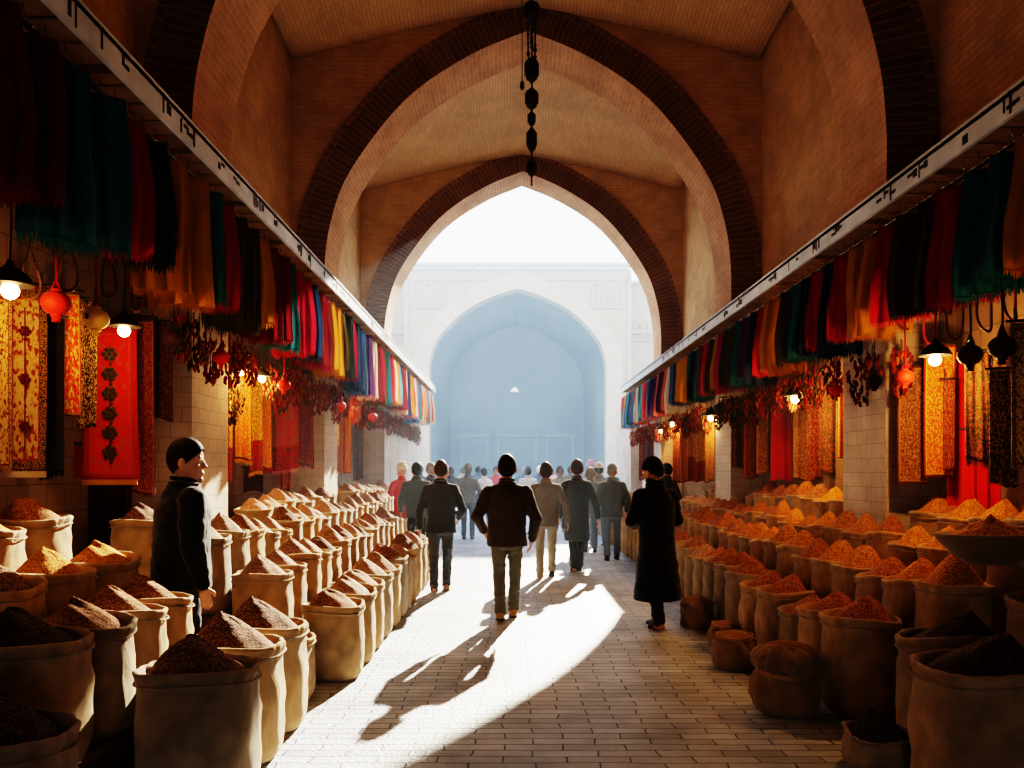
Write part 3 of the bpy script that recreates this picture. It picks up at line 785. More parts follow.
# ------------------------------------------------------------------ textiles on the stall walls
def textile(name, field, motif, accent, border, scale=26, stripes=0, bw=.12, amount=.5, band=0):
    """patterned cloth: speckled floral motifs over a field, framed by a border; the UV runs 0..1 over the cloth"""
    m, nt, b = nodes(name)
    tc = N(nt, 'ShaderNodeTexCoord'); L = nt.links
    mp = N(nt, 'ShaderNodeMapping'); mp.inputs['Scale'].default_value = (1, 2.6, 1); L.new(tc.outputs['UV'], mp.inputs['Vector'])
    vo = N(nt, 'ShaderNodeTexVoronoi'); vo.inputs['Scale'].default_value = scale; L.new(mp.outputs[0], vo.inputs['Vector'])
    nz = N(nt, 'ShaderNodeTexNoise'); nz.inputs['Scale'].default_value = scale*.55; nz.inputs['Detail'].default_value = 4; nz.inputs['Distortion'].default_value = 1.4; L.new(mp.outputs[0], nz.inputs['Vector'])
    sc_ = N(nt, 'ShaderNodeSeparateColor'); L.new(vo.outputs['Color'], sc_.inputs[0])
    r1 = ramp(nt, nz.outputs['Fac'], [(amount-.03, field), (amount+.03, motif)])
    r2 = ramp(nt, sc_.outputs[0], [(.70, (0,0,0)), (.74, (1,1,1))])
    col = mixc(nt, r2.outputs['Color'], r1.outputs['Color'], accent)
    uv = N(nt, 'ShaderNodeSeparateXYZ'); L.new(tc.outputs['UV'], uv.inputs[0])
    def edge(sock, w):
        a = N(nt, 'ShaderNodeMath', operation='SUBTRACT'); a.inputs[1].default_value = .5; L.new(sock, a.inputs[0])
        c = N(nt, 'ShaderNodeMath', operation='ABSOLUTE'); L.new(a.outputs[0], c.inputs[0])
        g = N(nt, 'ShaderNodeMath', operation='GREATER_THAN'); g.inputs[1].default_value = .5-w; L.new(c.outputs[0], g.inputs[0]); return g.outputs[0]
    if bw > 0:
        mx = N(nt, 'ShaderNodeMath', operation='MAXIMUM'); L.new(edge(uv.outputs[0], bw), mx.inputs[0]); L.new(edge(uv.outputs[1], bw*.38), mx.inputs[1])
        wv = N(nt, 'ShaderNodeTexVoronoi'); wv.inputs['Scale'].default_value = 34; wv.feature = 'DISTANCE_TO_EDGE'; L.new(mp.outputs[0], wv.inputs['Vector'])
        rb = ramp(nt, wv.outputs['Distance'], [(.10, border), (.16, motif)])
        col = mixc(nt, mx.outputs[0], col, rb.outputs['Color'])
        # a thin guard line inside the border
        e1 = N(nt, 'ShaderNodeMath', operation='MAXIMUM'); L.new(edge(uv.outputs[0], bw+.03), e1.inputs[0]); L.new(edge(uv.outputs[1], bw*.38+.012), e1.inputs[1])
        df = N(nt, 'ShaderNodeMath', operation='SUBTRACT'); L.new(e1.outputs[0], df.inputs[0]); L.new(mx.outputs[0], df.inputs[1])
        col = mixc(nt, df.outputs[0], col, accent)
    if stripes:
        w = N(nt, 'ShaderNodeTexWave'); w.inputs['Scale'].default_value = stripes; w.inputs['Distortion'].default_value = .6; L.new(tc.outputs['UV'], w.inputs['Vector'])
        rs = ramp(nt, w.outputs['Fac'], [(.35, (.35,.3,.3)), (.6, (1,1,1))]); col = mixc(nt, 1.0, col, rs.outputs['Color'], 'MULTIPLY')
    if band:
        g = N(nt, 'ShaderNodeMath', operation='LESS_THAN'); g.inputs[1].default_value = band; L.new(uv.outputs[1], g.inputs[0])
        col = mixc(nt, g.outputs[0], col, mixc(nt, r2.outputs['Color'], (.30,.02,.015), (.05,.05,.02)))
    L.new(col, b.inputs['Base Color']); b.inputs['Roughness'].default_value = .85; b.inputs['Specular IOR Level'].default_value = .15; b.inputs['Sheen Weight'].default_value = .2
    bump(nt, b, vo.outputs['Distance'], .35, .006)
    MATS[name] = m; return m
gold, dkr, red, blk, crm, org = (.50,.27,.05), (.12,.015,.012), (.42,.02,.015), (.018,.016,.014), (.58,.42,.18), (.58,.16,.03)
TX = {
 'gold carpet': textile('gold carpet', crm, gold, (.30,.05,.02), blk, 16, 0, .17, .56),
 'gold edge': textile('gold edge cloth', gold, crm, (.16,.05,.02), dkr, 24, 0, .1),
 'black shawl': textile('black shawl cloth', blk, (.05,.045,.04), (.03,.03,.03), blk, 30, 0, 0),
 'red floral': textile('red floral cloth', red, (.60,.10,.03), (.50,.40,.10), dkr, 17, 0, .04, .47),
 'black gold': textile('black gold cloth', blk, (.30,.17,.03), (.45,.30,.10), blk, 30, 0, 0, .58),
 'red rug': textile('red rug cloth', (.44,.018,.012), (.40,.022,.014), (.36,.05,.025), (.26,.012,.01), 14, 0, .12, .66),
 'dark red': textile('dark red speckle cloth', dkr, (.26,.05,.03), (.33,.12,.06), blk, 36, 0, .05, .5),
 'plaid': textile('dark plaid cloth', (.06,.02,.015), (.13,.04,.02), (.2,.08,.04), blk, 20, 9, 0),
 'orange': textile('orange cloth', org, (.40,.07,.02), (.62,.30,.06), dkr, 30, 0, .06, .5),
 'gold floral': textile('gold floral cloth', (.50,.22,.03), (.14,.05,.015), (.62,.40,.10), dkr, 24, 0, 0, .52, band=.33),
 'gold band': textile('gold banded cloth', (.46,.18,.03), (.62,.34,.08), (.2,.03,.02), dkr, 26, 0, 0, .5, band=.4),
 'dark green': textile('dark green floral cloth', (.035,.03,.012), (.15,.10,.03), (.28,.05,.03), blk, 26, 0, 0, .55),
 'brown speckle': textile('brown speckle cloth', (.12,.045,.02), (.28,.12,.04), (.40,.22,.09), dkr, 34, 0, .05, .5),
 'rust stripe': textile('rust striped cloth', (.34,.06,.025), (.16,.03,.02), (.42,.20,.08), dkr, 20, 10, 0),
 'pink fade': textile('red pink cloth', (.46,.05,.035), (.34,.03,.03), (.20,.14,.07), dkr, 24, 0, 0, .5, band=.3),
 'blue grey': textile('blue grey cloth', (.16,.17,.20), (.08,.09,.12), (.33,.16,.12), blk, 24, 8, 0),
}
TX['red drape'] = fabric('bright red drape cloth', (.60,.012,.010), .75, 160, .2, .4, .2)
TX['crimson drape'] = fabric('crimson drape cloth', (.36,.012,.03), .75, 160, .2, .4, .2)
TX['dark cloth'] = fabric('dark hanging cloth', (.05,.018,.016), .85, 160, .2, .3, .3)
def cloth_mesh(w, h, folds, amp, seed, sag=0):
    rr = random.Random(seed); nx, nz = 40, 24; a1, a2 = rr.uniform(0,6), rr.uniform(0,6)
    b = MB(); P = []
    for j in range(nz+1):
        t = j/nz
        for i in range(nx+1):
            u = i/nx
            y = amp*(.45+.55*t)*math.sin(folds*2*PI*u+a1+.5*math.sin(2.5*t+a2)) + .35*amp*math.sin(folds*4.3*PI*u+a2)
            x = (u-.5)*w*(1-.06*t*math.sin(t*2+a1)) + .02*math.sin(2.2*t+a2)*w
            P.append((x, y, -h*t - .018*math.sin(4*u+a2)*t*(1 if folds > 1.2 else .3)))
    for j in range(nz):
        for i in range(nx):
            q = [(i/nx,1-j/nz), ((i+1)/nx,1-j/nz), ((i+1)/nx,1-(j+1)/nz), (i/nx,1-(j+1)/nz)]
            k = j*(nx+1)+i; b.quad(P[k+nx+1], P[k+nx+2], P[k+1], P[k], [q[3], q[2], q[1], q[0]])
    return b, P, nx, nz
def hang(name, cat, label, px0, px1, py0, py1, Y, tx, folds=1.0, amp=.01, ang=.5, group=None, fringe=None, motif=None, hem=None):
    """a cloth hung so that it spans the given columns and rows of the photograph at depth Y"""
    s = sc(Y); xm = ((px0+px1)/2-512)/s; z0 = EYE+(HZ-py0)/s; z1 = EYE+(HZ-py1)/s
    sgn = 1 if xm < 0 else -1; w = (px1-px0)/s/math.cos(ang)*.98
    t = thing(name, label, cat, (xm, Y, z0), sgn*ang, group)
    b, P, nx, nz = cloth_mesh(w, z0-z1, folds, amp, hash((px0, py0)) % 9999)
    o = b.build('cloth', TX[tx], t, True, True); md = o.modifiers.new('s', 'SOLIDIFY'); md.thickness = .008
    r = MB(); r.tube([(-w/2-.03,0,.012), (w/2+.03,0,.012)], .010, 6); 
    for sx in (-1, 1): r.tube([(sx*w*.4,0,.012), (sx*w*.4,.02,.10)], .004, 4)
    r.build('hanging_rail', M_iron, t, True)
    if fringe:
        f = MB(); last = P[nz*(nx+1):]
        for i in range(nx):
            p = Vector(last[i]); l = R.uniform(.03,.06); f.add([p, p+Vector((.006,0,0)), p+Vector((.005,0,-l)), p+Vector((.001,0,-l))], [(0,1,2,3)])
        f.build('fringe', SC[fringe], t)
    if hem:
        f = MB(); f.box((-w/2,-.02,-(z0-z1)-.03), (w/2,.012,-(z0-z1)+.012)); f.build('hem_band', SC[hem], t)
    if motif:
        f = MB(); n = motif[1]; hh = z0-z1
        for k in range(n):
            cz = -hh*(.12+.76*(k+.5)/n); r0 = min(w*.16, hh*.30/n)
            for q in range(6):
                a = q*PI/3+k; rr = r0*.62; f.ball((math.cos(a)*rr, -amp-.012, cz+math.sin(a)*rr), (r0*.34, .006, r0*.34), 7, 4)
            f.ball((0, -amp-.014, cz), (r0*.3, .008, r0*.3), 8, 5)
            if k == 0: f.tube([(0,-amp-.006,-hh*.12), (0,-amp-.006,-hh*.88)], .004, 5)
            f.tube([(0,-amp-.01,cz-r0), (r0*.3,-amp-.01,cz-r0*1.25), (0,-amp-.01,cz-r0*1.5)], .006, 5)
        f.build('embroidery', SC[motif[0]], t, True)
    return t
WLg, WRg = 'textiles on the left wall', 'textiles on the right wall'
# left, nearest bay
hang('hanging_carpet','carpet','gold edged hanging cut off by the picture edge',-14,9,290,472,5.0,'gold edge',.8,.008,.5,WLg)
hang('hanging_carpet','carpet','cream and gold carpet with dark patterned border and bottom band',8,42,285,473,5.25,'gold carpet',.5,.004,.45,WLg,hem='cream',motif=('dark red',3))
hang('fringed_shawl','shawl','plain black fringed shawl beside the cream carpet',42,62,318,472,5.5,'black shawl',1.6,.014,.45,WLg,'black-green')
hang('floral_cloth','cloth','narrow red floral cloth behind the red round lantern',58,78,292,416,5.75,'red floral',.8,.008,.45,WLg)
hang('speckled_cloth','cloth','narrow black and gold cloth under the yellow lantern',79,95,300,428,6.0,'black gold',1.2,.010,.45,WLg)
hang('embroidered_rug','rug','bright red rug with embroidered flowers down the middle',86,134,326,481,6.2,'red rug',.5,.006,.35,WLg,hem='ochre',motif=('olive',6))
hang('patterned_cloth','cloth','long dark red speckled cloth beside the embroidered rug',134,153,318,494,6.55,'dark red',1.6,.012,.4,WLg)
hang('patterned_cloth','cloth','short dark striped cloth next to the first left pier',153,172,322,420,6.8,'plaid',1.6,.012,.4,WLg)
hang('dark_cloth','cloth','dark cloth hanging low beneath the embroidered rug',82,104,470,545,6.7,'dark cloth',2,.014,.4,WLg)
hang('dark_cloth','cloth','dark cloth hanging low right below the rug fringe',106,130,478,560,6.8,'dark cloth',2,.014,.4,WLg)
hang('small_red_cloth','cloth','small red cloth peeping out beside the embroidered rug',71,84,445,478,6.5,'red rug',.6,.006,.4,WLg)
# left, bay two
Y2 = (9.0, 9.4, 9.8, 10.2, 10.7, 11.2, 11.7)
hang('beaded_cloth','cloth','pale gold beaded cloth behind the brown herb bundle',220,232,395,482,9.1,'gold band',1.4,.012,.4,WLg)
hang('beaded_cloth','cloth','bright orange beaded cloth lit by the bulb',236,251,372,460,9.5,'orange',1.8,.014,.4,WLg,'ochre')
hang('beaded_cloth','cloth','gold beaded cloth next to the orange one',250,262,378,472,9.9,'gold floral',1.8,.014,.4,WLg,'ochre')
hang('beaded_cloth','cloth','thin orange cloth right of the gold beaded cloth',261,271,375,468,10.2,'orange',1.6,.012,.4,WLg,'dark red')
hang('faded_shawl','shawl','red and pink shawl fading to brown fringe by the second pier',274,297,390,470,10.8,'pink fade',1.8,.014,.35,WLg,'rose')
hang('beaded_cloth','cloth','dark crimson beaded cloth just before the second pier',298,313,388,465,11.7,'dark red',1.8,.014,.4,WLg,'dark red')
hang('dark_cloth','cloth','dark maroon cloth hanging low under the orange cloths',245,262,468,492,10.0,'dark cloth',2,.014,.4,WLg)
hang('dark_cloth','cloth','dark maroon cloth hanging low under the faded shawl',277,292,468,490,11.0,'rust stripe',2,.014,.4,WLg)
# left, bay three
hang('beaded_cloth','cloth','gold beaded cloth lit by the far left bulb',329,339,408,470,14.6,'gold band',1.6,.012,.4,WLg,'ochre')
hang('beaded_cloth','cloth','orange and red cloth between gold and blue-grey cloths',341,351,408,474,15.4,'orange',1.6,.012,.4,WLg)
hang('beaded_cloth','cloth','hazy blue-grey striped cloth in the third left bay',353,363,412,480,16.4,'blue grey',1.6,.012,.4,WLg)
# right, nearest bay
hang('patterned_rug','rug','dark brown speckled rug next to the first right pier',900,928,366,484,7.15,'brown speckle',.5,.006,.3,WRg)
hang('patterned_rug','rug','orange-red rug with dark border below the bulb',926,954,345,478,6.85,'orange',.5,.006,.3,WRg)
hang('red_drape','drape','long bright red drape hanging almost to the sacks',950,977,352,530,6.92,'red drape',2.6,.022,.35,WRg)
hang('red_drape','drape','lower bright red drape under the dark floral shawl',966,1004,430,533,6.6,'red drape',3.2,.024,.35,WRg)
hang('floral_shawl','shawl','dark green floral shawl over the red drape',968,1000,352,462,6.25,'dark green',2.2,.016,.35,WRg,'olive')
hang('floral_shawl','shawl','black and gold shawl between floral shawl and picture edge',992,1016,370,486,5.65,'black gold',2.0,.016,.35,WRg)
hang('floral_shawl','shawl','gold patterned cloth hanging at the very picture edge',1014,1042,322,470,5.3,'gold edge',1.0,.01,.35,WRg)
hang('narrow_cloth','cloth','narrow rust cloth between the orange rug and red drape',944,954,380,470,6.75,'rust stripe',1.2,.01,.3,WRg)
# right, bay two
hang('floral_cloth','cloth','gold floral cloth with red hem, nearest the first right pier',870,893,388,456,9.0,'gold band',1.4,.012,.35,WRg,'dark red')
hang('floral_cloth','cloth','orange floral cloth with red band lit by the bulb',846,870,384,462,9.3,'gold floral',1.5,.012,.35,WRg,'dark red')
hang('narrow_cloth','cloth','narrow orange cloth under the small red lantern',838,847,392,458,9.6,'orange',1.2,.01,.35,WRg)
hang('floral_cloth','cloth','gold and dark green cloth with long lower half',821,838,392,474,9.9,'dark green',1.4,.012,.35,WRg,'olive')
hang('long_cloth','cloth','long rust striped cloth trailing onto the sacks',808,822,392,480,10.3,'rust stripe',1.4,.012,.35,WRg)
hang('long_cloth','cloth','long brown and gold cloth trailing behind the sacks',794,808,388,480,10.7,'brown speckle',1.6,.014,.35,WRg)
hang('crimson_drape','drape','plain crimson drape in the second right bay',772,790,404,481,11.2,'crimson drape',2.2,.02,.35,WRg)
hang('patterned_cloth','cloth','dark patterned cloth beside the crimson drape',757,773,400,474,11.6,'brown speckle',1.6,.014,.35,WRg)
hang('patterned_cloth','cloth','dark red cloth second from the second right pier',744,757,404,478,12.0,'dark red',1.6,.014,.35,WRg)
hang('patterned_cloth','cloth','greenish dark cloth next to the second right pier',732,744,406,468,12.4,'dark green',1.6,.014,.35,WRg)
# right, bay three and four
for k, (x, c, nm) in enumerate(((709,'brown speckle','brown speckled'),(700,'gold floral','gold floral'),(692,'gold band','bright gold'),(684,'orange','orange'),(677,'rust stripe','rust striped'))):
    hang('beaded_cloth','cloth', nm+' cloth in the third right bay behind the black-coated person', x-4, x+5, 420, 482, 14.2+.75*k, c, 1.5, .012, .35, WRg)
for k, (x, c, nm) in enumerate(((655,'pink fade','pinkish'),(648,'blue grey','hazy blue-grey'),(642,'rust stripe','hazy rust'))):
    hang('hazy_cloth','cloth', nm+' cloth in the farthest right bay above the sacks', x-3, x+4, 430, 480, 20.6+.9*k, c, 1.5, .012, .3, WRg)

# ------------------------------------------------------------------ bunches of dried peppers and strings under the scarves
PEP = [fabric('dried red pepper', (.22,.022,.014), .6, 60, .2, 0, .4), fabric('dried dark herb', (.06,.045,.018), .9, 60, .3, 0, .4), fabric('dried orange pepper', (.36,.09,.02), .6, 60, .2, 0, .4), fabric('cord brown', (.10,.05,.025), .9, 60, .2, 0)]
def bunch_mesh(seed, h=.34, r=.12, n=46):
    rr = random.Random(seed); b = MB()
    for i in range(n):
        t = (i+.5)/n; a = i*2.4+rr.uniform(-.3,.3); rad = r*(.25+.75*math.sin(PI*min(1,t*.8+.15)))*rr.uniform(.5,1.0)
        c = Vector((math.cos(a)*rad, math.sin(a)*rad*.7, -h*t)); l = rr.uniform(.05,.09)
        q = Matrix.Rotation(rr.uniform(-.5,.5), 3, 'X') @ Matrix.Rotation(rr.uniform(-.5,.5), 3, 'Y')
        b.ball(c, (.013, .013, l*.5), 6, 4, q, rr.choice((0,0,1,2)))
    c = MB(); c.tube([(0,0,.09), (.006,0,.04), (0,0,-h*.8)], .006, 5)
    return b, c
BUN = []
for i in range(4):
    for kind in range(2):
        b, c = bunch_mesh(70+i+10*kind, .30+.03*i, .10+.012*i)
        BUN.append((b.mesh('peppers', [PEP[0], PEP[1] if kind else PEP[0], PEP[2] if not kind else PEP[1]], True), c.mesh('cord', [PEP[3]], True)))
def bunches(xr, zr, y0, y1, step, side):
    k = 0; y = y0
    avoid = (6.4,7.3,8.75,9.1,11.6,13.9,14.0) if side == 'left' else (6.6,7.4,8.3,8.75,9.6,13.9,17.0,18.3)
    while y < y1:
        if any(abs(y-v) < .2 for v in avoid): y += .06; continue
        k += 1
        t = thing('dried_pepper_bunch', f'bunch of dried red peppers and herbs, {ordinal(k)} from the near end under the {side} scarves', 'peppers', (xr+R.uniform(-.03,.05)*(1 if side == 'right' else -1), y, zr+R.uniform(-.08,.03)), R.uniform(0,6), f'pepper bunches under the {side} scarves')
        pm, cm = BUN[R.randrange(len(BUN))]; s = R.uniform(.95,1.3)
        a = link('peppers', pm, t); a.scale = (s, s, s); link('cord', cm, t)
        y += step*R.uniform(.85,1.1)
bunches(-2.80, 2.92, 6.6, 24.0, .34, 'left'); bunches(3.42, 2.77, 7.0, 22.8, .32, 'right')
# looped bead strings and small pouches hanging low in the near bays
BEAD = [plain('brown wood bead', (.09,.04,.02), .4, 30, .4), plain('dark amber bead', (.18,.07,.02), .35, 30, .4), plain('dark red bead', (.22,.02,.02), .35, 30, .4)]
def loops(specs, X, Y, label):
    for i, (px, py0, py1, wpx, ci, lab) in enumerate(specs):
        s = sc(Y[i]); x = (px-512)/s; z0 = EYE+(HZ-py0)/s; dz = (py1-py0)/s; w = wpx/s
        t = thing('bead_string', lab, 'beads', (x, Y[i], z0), R.uniform(-.4,.4), label)
        b = MB(); n = 84
        for k in range(n+1):
            a = PI*k/n; b.ball((-math.cos(a)*w/2*(.35+.65*math.sin(a)**.6), .02*math.sin(a*3), -dz*math.sin(a)**.75), .011, 6, 4)
        b.build('bead_loop', BEAD[ci], t, True)
        c = MB(); c.tube([(-w*.17,0,0), (0,0,.10), (w*.17,0,0)], .005, 5); c.tube([(0,0,.1), (0,0,.32)], .005, 5); c.build('cord', PEP[3], t)
loops([(30,262,300,26,0,'brown bead loop above the cream carpet'),(68,255,292,24,0,'brown bead loop by the red lantern cord'),(108,262,298,20,0,'dark bead loop right of the yellow lantern'),(136,262,312,20,0,'long dark bead loop left of the first left pier'),(160,268,316,22,1,'amber bead loop hanging by the first left pier'),(182,288,330,16,1,'amber bead loop in front of the first left pier'),(202,310,358,10,1,'thin amber bead string in front of the pale pier')],
      -2.9, [4.9,5.3,5.7,6.1,6.4,6.9,7.2], 'bead loops in the near left bay')
loops([(905,296,330,20,0,'brown bead loop above the red lantern on the right'),(930,300,344,16,2,'dark red bead loop above the right bulb'),(955,285,340,22,1,'amber bead loop by the dark round lantern'),(986,280,332,24,0,'brown bead loop between the two dark lanterns'),(1012,268,322,22,2,'dark red bead loop at the picture edge')],
      3.4, [6.9,6.6,6.2,5.9,5.6], 'bead loops in the near right bay')
# the big brown bunch before the second left bay and strings of shells
def big_bunch(px, py0, py1, Y, r, lab):
    s = sc(Y); t = thing('dried_herb_bundle', lab, 'herbs', ((px-512)/s, Y, EYE+(HZ-py0)/s), .3)
    b, c = bunch_mesh(5, (py1-py0)/s, r, 190); b.build('herbs', [PEP[1], PEP[3], PEP[3]], t, True); c.build('cord', PEP[3], t)
big_bunch(229, 372, 424, 8.9, .19, 'large brown dried herb bundle beside the first left pier')

# ------------------------------------------------------------------ paper lanterns
M_red = fabric('red lantern paper', (.62,.03,.015), .6, 80, .15, .1, .15); M_yel = fabric('yellow lantern paper', (.85,.55,.14), .6, 80, .15, .1, .15); M_dark = fabric('dark lantern paper', (.05,.018,.016), .7, 80, .15, .1, .2)
def lantern(px, py, rpx, Y, m, lab, glyph=False):
    s = sc(Y); r = rpx/s; t = thing('round_lantern', lab, 'lantern', ((px-512)/s, Y, EYE+(HZ-py)/s), R.uniform(-.3,.3), 'round paper lanterns')
    b = MB(); n = 14; prof = []
    for i in range(n+1):
        a = -PI/2*.80+PI*.80*i/n; prof.append((r*math.cos(a)*(1+.02*(-1)**i), r*.86*math.sin(a)))
    b.lathe(prof, 24); b.build('lantern_body', m, t, True)
    for sg in (-1, 1):
        b = MB(); b.lathe([(r*.36, sg*r*.80), (r*.38, sg*r*.86), (r*.34, sg*r*1.0)] if sg > 0 else [(r*.34, -r*1.0), (r*.38, -r*.86), (r*.36, -r*.80)], 16)
        b.build('end_cap', M_iron if m is M_dark else m, t, True)
    b = MB(); b.tube([(0,0,r*.95), (.004,0,r*1.9), (0,0,r*1.9+.42)], .008, 6)
    for a in range(4): b.tube([(r*.32*math.cos(a*PI/2), r*.32*math.sin(a*PI/2), r*.95), (0,0,r*1.8)], .006, 5)
    b.build('cord', SC['crimson'] if m is not M_dark else M_iron, t, True)
    b = MB()
    for k in range(9): a = 2*PI*k/9; b.tube([(r*.18*math.cos(a), r*.18*math.sin(a), -r*.96), (r*.22*math.cos(a), r*.22*math.sin(a), -r*1.35)], .006, 5)
    b.build('tassel', m, t)
    if glyph:
        b = MB()
        for (u, v, w, h) in ((-.5,.05,.05,.22),(-.42,.12,.12,.05),(-.42,-.02,.12,.05),(-.36,.02,.05,.2)):
            x = u*r; z = v*r; y = -math.sqrt(max(0, r*r-x*x-z*z))-.004; b.box((x-w*r,y-.002,z-h*r), (x+w*r,y+.012,z+h*r))
        b.build('lettering', M_ink, t)
lantern(56, 303, 14, 5.0, M_red, 'bright red round lantern beside the cream carpet')
lantern(96, 319, 12.5, 5.4, M_yel, 'yellow round lantern with a dark mark above the red rug', True)
lantern(173, 338, 9.5, 6.4, M_dark, 'dark red round lantern in shadow beside the first left pier')
lantern(221, 357, 8, 7.3, M_red, 'small red lantern in front of the first left pier')
lantern(284, 385, 6.5, 9.0, M_red, 'glowing orange-red lantern above the faded shawl')
lantern(341, 406, 5, 11.6, M_red, 'small orange-red lantern at the second left pier')
lantern(373, 417, 4.5, 14.0, M_red, 'tiny red lantern in the haze near the left canopy end')
lantern(905, 377, 8.5, 6.6, M_red, 'red round lantern with tassels before the first right pier')
lantern(1002, 347, 13, 5.35, M_dark, 'dark red round lantern closest to the picture edge')
lantern(970, 355, 12, 5.75, M_dark, 'black round lantern in front of the red drape')
lantern(836, 390, 6.5, 8.3, M_red, 'small red lantern above the gold floral cloths')
lantern(874, 381, 7.5, 7.4, M_dark, 'small black lantern at the right of the second bulb')
# ------------------------------------------------------------------ bare bulbs under dark shades
def emis(name, col, st):
    m, nt, b = nodes(name); b.inputs['Base Color'].default_value = c4(col); b.inputs['Emission Color'].default_value = c4(col); b.inputs['Emission Strength'].default_value = st; return m
M_bulb = emis('lit bulb glass', (1,.62,.25), 28)
def bulb(px, py, rpx, Y, P, lab):
    s = sc(Y); r = max(rpx/s, .03); t = thing('bulb_lamp', lab, 'lamp', ((px-512)/s, Y, EYE+(HZ-py)/s), 0, 'lit bulb lamps under the canopies')
    b = MB(); b.lathe([(r*.12,-r),(r*.55,-r*.82),(r*.92,-r*.35),(r,.1*r),(r*.8,r*.6),(r*.45,r*1.0),(r*.35,r*1.3)], 18); b.build('bulb', M_bulb, t, True)
    b = MB(); q = r*2.6
    b.lathe([(q*.98,r*.7),(q,r*.78),(q*.82,r*1.7),(q*.4,r*2.6),(q*.16,r*3.0),(q*.14,r*3.6),(q*.10,r*3.5),(q*.34,r*2.5),(q*.76,r*1.6)], 24); b.build('lamp_shade', M_iron, t, True)
    b = MB(); b.tube([(0,0,r*3.3), (.01,0,r*3.3+.25), (0,0,r*3.3+.42)], .006, 6); b.build('cord', M_iron, t)
    l = bpy.data.lights.new('bulb_light', 'POINT'); l.energy = P*BULBK; l.color = (1,.50,.16); l.shadow_soft_size = .04
    lo = bpy.data.objects.new('bulb_light', l); C.objects.link(lo); lo.parent = t; lo.location = (0, 0, -r*1.0-.05)
BULBK = .42
bulb(10, 291, 8.5, 4.6, 26, 'brightest bulb lamp with dark shade at the left picture edge')
bulb(124, 331, 6, 5.75, 22, 'bulb lamp with dark shade above the embroidered red rug')
bulb(262, 379, 3.6, 9.1, 70, 'bulb lamp above the orange beaded cloth on the left')
bulb(241, 372, 3.6, 8.75, 60, 'bulb lamp half hidden behind the brown herb bundle')
bulb(330, 405, 2.6, 13.9, 60, 'bulb lamp just past the second left pier')
bulb(935, 360, 6, 6.15, 110, 'brightest bulb lamp on the right, above the orange rug')
bulb(859, 385, 4.2, 8.75, 85, 'bulb lamp over the orange floral cloth past the first right pier')
bulb(795, 399, 4.2, 9.6, 95, 'bulb lamp over the long brown cloth on the right')
bulb(711, 418, 3.2, 13.9, 70, 'bulb lamp just past the second right pier')
bulb(673, 424, 2.6, 17.0, 60, 'bulb lamp over the black-coated person\'s head on the right')
bulb(661, 431, 2.0, 18.3, 40, 'tiny bulb lamp farthest along the right canopy')
# black iron wall hook lamp on the second right pier
s = sc(12.6); t = thing('wall_lantern', 'small black iron lantern on the second right pier', 'lantern', (3.34, 12.9, EYE+(HZ-412)/s))
b = MB(); b.lathe([(.02,.16),(.09,.12),(.10,.1),(.075,.0),(.06,-.02),(.02,-.05)], 10); b.build('lantern_body', M_iron, t)
b = MB(); b.tube([(0,0,-.05),(.0,0,-.14),(.05,0,-.2),(.0,0,-.25),(-.05,0,-.21)], .012, 6); b.tube([(0,0,.16),(0,0,.26),(.14,0,.26)], .01, 6); b.build('bracket', M_iron, t)
# ------------------------------------------------------------------ chain of dark lanterns under the vault
s = sc(11.0); t = thing('hanging_lantern_chain', 'long chain of dark metal lanterns hanging from the vault ridge', 'lantern', (.27, 11.0, 0))
zz = lambda py: EYE+(HZ-py)/s
b = MB(); b.tube([(0,0,zz(186)), (.004,0,zz(100)), (0,0,9.3)], .012, 6)
z = zz(24)
for sx in (-.045, .045):
    b.tube([(sx,0,zz(58)), (sx*1.2,0,zz(20))], .012, 6)
for k in range(26): b.ball((R.choice((-.045,.045,0)), 0, zz(20)-k*.025), (.03,.02,.016), 6, 4)
b.build('chain', M_iron, t, True)
for (py, rx, h) in ((12,.105,.24),(70,.092,.28),(99,.085,.24),(119,.05,.17),(140,.065,.28),(168,.062,.20)):
    b = MB(); c = zz(py); hh = h/2*1.0
    b.lathe([(rx*.35,c+hh*1.2),(rx*.5,c+hh*1.05),(rx*.95,c+hh*.8),(rx,c+hh*.2),(rx,c-hh*.4),(rx*.8,c-hh*.9),(rx*.4,c-hh*1.1),(rx*.12,c-hh*1.35)][::-1], 14)
    for k in range(8): a = 2*PI*k/8; b.tube([(rx*1.02*math.cos(a),rx*1.02*math.sin(a),c-hh*.6), (rx*1.04*math.cos(a),rx*1.04*math.sin(a),c+hh*.7)], .007, 4)
    b.build('lantern_body', M_iron, t)
t = thing('hanging_hook', 'short thin dark hook hanging left of the lantern chain', 'hook', (.27-.13, 11.0, 0))
b = MB(); b.tube([(0,0,zz(90)), (.0,0,zz(76)), (0,0,9.2)], .006, 6); b.lathe([(.012,zz(90)),(.03,zz(88)),(.03,zz(83)),(.012,zz(81))], 8); b.build('hook', M_iron, t)

